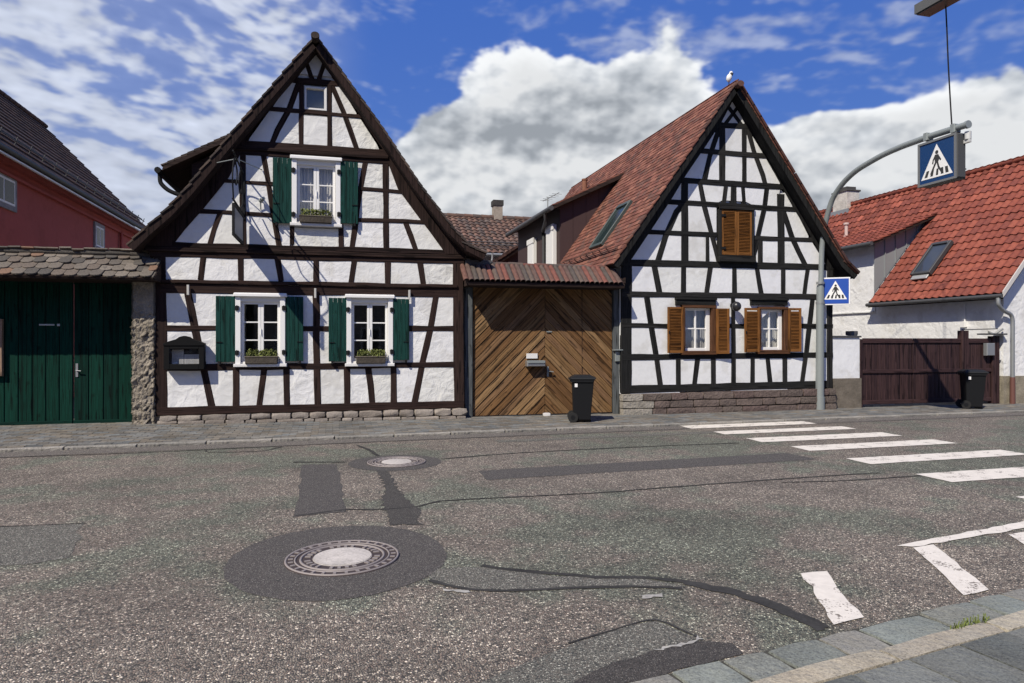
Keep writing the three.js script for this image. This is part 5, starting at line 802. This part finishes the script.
// ================================================================ WHEELED BINS
function bin(x, y, z, turn, label) {
  const t = thing('wheeled_bin', label, 'bin', [x, y, z], 'wheeled rubbish bins put out on the pavement'); t.rotation.y = turn;
  const put = (p, n, g, m) => { const o = mesh(n, Array.isArray(g) ? join(g) : g, m); p.add(o); return o; };
  const fr = (w0, d0, y0, w1, d1, y1, ox = 0) => { const g = cbox(-.5, .5, 0, 1, -.5, .5, .03), p = g.attributes.position; for (let i = 0; i < p.count; i++) { const v = p.getY(i); p.setXYZ(i, p.getX(i) * mix(w0, w1, v) + ox * v, mix(y0, y1, v), p.getZ(i) * mix(d0, d1, v)); } g.computeVertexNormals(); return g; };
  const b = put(t, 'body', [fr(.33, .38, .04, .43, .50, .86, .02), fr(.455, .535, .80, .465, .54, .86, .02)], X.bin);
  put(b, 'sticker', new THREE.PlaneGeometry(.055, .07).translate(-.12, .74, .262), X.white);
  const l = put(t, 'lid', [fr(.50, .57, .86, .485, .55, .895, 0), fr(.46, .52, .895, .32, .38, .935, 0)], X.binLid); l.position.x = .02;
  put(t, 'handle', [cyl([-.25, .86, -.2], [-.25, .86, .2], .016), cyl([-.2, .84, -.19], [-.25, .86, -.19], .016), cyl([-.2, .84, .19], [-.25, .86, .19], .016)], X.binLid);
  for (const s of [-1, 1]) { const w = put(t, 'wheel', cyl([-.18, .10, s * .20 - .025], [-.18, .10, s * .20 + .025], .10, .10, 20), X.rubber); put(w, 'hub', cyl([-.18, .10, s * .20 - .028], [-.18, .10, s * .20 + .028], .045, .045, 14), X.bin); }
  put(t, 'axle', cyl([-.18, .10, -.18], [-.18, .10, .18], .012), X.steel);
  put(t, 'foot', [new THREE.BoxGeometry(.08, .05, .3).translate(.14, .025, 0)], X.bin);
}
bin(4.80, hp(4.80, -12.98), -12.98, -.30, 'black wheeled bin standing before the plank gate');
bin(14.85, hp(14.85, -13.2), -13.2, -.55, 'black wheeled bin standing before the maroon gate');
// ================================================================ CROSSING SIGNS ON THEIR POLE
function crossingSymbol(w) { // pieces in a square of side w, centre 0, facing +z
  const T3 = (pts, z) => { const g = new THREE.ShapeGeometry(new THREE.Shape(pts.map(p => new THREE.Vector2(p[0] * w, p[1] * w)))); g.translate(0, 0, z); return g; };
  const tri = T3([[-.41, -.33], [.41, -.33], [0, .40]], .004), k = [];
  for (const [a, b] of [[-.30, -.22], [-.145, -.075], [.0, .06], [.13, .20], [.25, .33]]) k.push(T3([[a - .02, -.29], [b - .02, -.29], [b * .86, -.15], [a * .86, -.15]], .006));
  const c = new THREE.CircleGeometry(.042 * w, 14); c.translate(.005 * w, .215 * w, .006); k.push(c);
  k.push(T3([[-.045, .165], [.05, .165], [.065, .05], [.045, -.01], [-.04, -.01], [-.05, .06]], .0065), T3([[-.04, .16], [-.10, .06], [-.115, -.02], [-.085, -.03], [-.07, .045], [-.03, .10]], .007), T3([[.04, .16], [.09, .09], [.125, .03], [.10, .01], [.06, .06], [.03, .10]], .0072), T3([[-.04, .0], [.01, .0], [-.06, -.13], [-.13, -.25], [-.165, -.235], [-.10, -.11]], .0075), T3([[.0, .0], [.045, .0], [.075, -.11], [.145, -.215], [.11, -.24], [.035, -.13]], .0078));
  return { tri, black: join(k) };
}
const blue = M([.010, .065, .36], .5), blue2 = M([.006, .040, .135], .4);
{
  const t = thing('crossing_pole', 'tall grey steel pole with curved arm reaching out over the crosswalk', 'pole', [11.13, .05, -13.9]);
  const pts = [[11.13, .05, -13.9], [11.13, 1.2, -13.895], [11.14, 2.64, -13.88], [11.15, 3.82, -13.85], [11.15, 4.40, -13.74], [11.15, 4.94, -13.50], [11.15, 5.25, -13.15], [11.15, 5.44, -12.72], [11.15, 5.57, -12.06], [11.15, 5.62, -11.5], [11.15, 5.63, -10.8], [11.15, 5.61, -10.0]];
  part(t, 'pole', tube(pts, .060, 120, 14), X.galv); part(t, 'sleeve', [cyl([11.13, .05, -13.9], [11.13, 2.95, -13.878], .098, .085, 18), cyl([11.13, .05, -13.9], [11.13, .35, -13.9], .115, .115, 18)], X.galv);
  part(t, 'end_cap', cyl([11.15, 5.61, -10.02], [11.15, 5.61, -9.97], .072, .072, 14), X.galv); part(t, 'band', [cyl([11.135, 2.55, -13.885], [11.135, 2.60, -13.885], .10, .10, 18), cyl([11.135, 3.02, -13.88], [11.135, 3.07, -13.88], .095, .095, 18)], X.zn);
}
{ // illuminated box sign under the arm, facing along the road
  const t = thing('crossing_sign_box', 'large blue crosswalk box sign hanging from the curved arm', 'sign', [11.15, 4.62, -10.55]);
  part(t, 'housing', cbox(11.04, 11.27, 4.66, 5.50, -10.97, -10.12, .03), matt([.07, .072, .075], .6));
  const f = part(t, 'face', (() => { const g = cbox(-.40, .40, -.40, .40, -.012, 0, .004); g.rotateY(-Math.PI / 2); g.translate(11.036, 5.08, -10.545); return g; })(), blue2); const sy = crossingSymbol(.86);
  for (const [n, g, m] of [['triangle', sy.tri, X.white], ['pictogram', sy.black, X.dark]]) { g.rotateY(-Math.PI / 2); g.translate(11.034, 5.06, -10.545); part(f, n, g, m); }
  part(t, 'rim', [0, 1].flatMap(i => [box(11.018, 11.04, 4.66 + i * .80, 4.70 + i * .80, -10.97, -10.12), box(11.018, 11.04, 4.70, 5.46, -10.97 + i * .81, -10.93 + i * .81)]), matt([.16, .165, .17], .6));
  part(t, 'hanger', [cyl([11.15, 5.48, -10.85], [11.15, 5.62, -10.85], .03), cyl([11.15, 5.48, -10.25], [11.15, 5.62, -10.25], .03), cbox(11.07, 11.23, 5.55, 5.70, -10.9, -10.8, .01), cbox(11.07, 11.23, 5.53, 5.69, -10.3, -10.2, .01)], X.galv);
  part(t, 'sensor', [cyl([11.22, 5.36, -10.05], [11.22, 5.50, -10.05], .055, .055, 14), cbox(11.19, 11.25, 5.30, 5.36, -10.12, -10.0, .004)], M([.55, .55, .53], .5)); part(t, 'lock_pin', cyl([11.27, 4.86, -10.2], [11.34, 4.86, -10.2], .012), X.iron);
}
{ // small square sign on the pole
  const t = thing('crossing_sign', 'small square blue crosswalk sign fixed to the grey pole', 'sign', [11.42, 2.52, -13.72]); t.rotation.y = -.62;
  const put = (n, g, m, p = t) => { const o = mesh(n, g, m); p.add(o); return o; };
  put('back_plate', cbox(-.315, .315, 0, .65, -.015, 0, .006), X.white); const f = put('face', cbox(-.285, .285, .03, .62, 0, .004, .001), blue), s = crossingSymbol(.60); s.tri.translate(0, .33, .002); s.black.translate(0, .33, .002); put('triangle', s.tri, X.white, f); put('pictogram', s.black, X.dark, f);
  put('bracket', join([cyl([-.2, .15, -.02], [-.34, .15, -.16], .015), cyl([-.2, .5, -.02], [-.34, .5, -.16], .015)]), X.zn);
}
{ // lamp above the crossing with its feed cable
  const t = thing('street_lamp', 'dark street lamp hanging over the road at the upper right', 'lamp', [10.95, 7.9, -10.45]);
  part(t, 'housing', [cbox(10.84, 11.2, 7.98, 8.16, -10.90, -9.98, .03)], M([.10, .10, .095], .5)); part(t, 'diffuser', cbox(10.87, 11.17, 7.955, 7.985, -10.85, -10.03, .008), M([.045, .042, .035], .4)); part(t, 'span_wire', [tube([[2, 12.4, -17], [10.95, 11.2, -10.5], [18, 12.0, -5]], .012, 20, 5), cyl([10.95, 8.15, -10.45], [10.95, 11.2, -10.5], .014)], X.iron);
  const c = thing('feed_cable', 'thin dark cable running from the lamp down to the box sign arm', 'cable', [11.15, 5.6, -10.3]); part(c, 'cable', tube([[11.15, 5.62, -10.32], [11.15, 6.2, -10.36], [11.155, 6.95, -10.41], [11.15, 7.5, -10.43], [11.12, 8.0, -10.43]], .013, 30, 6), X.iron);
}
renderer.render(scene, camera);
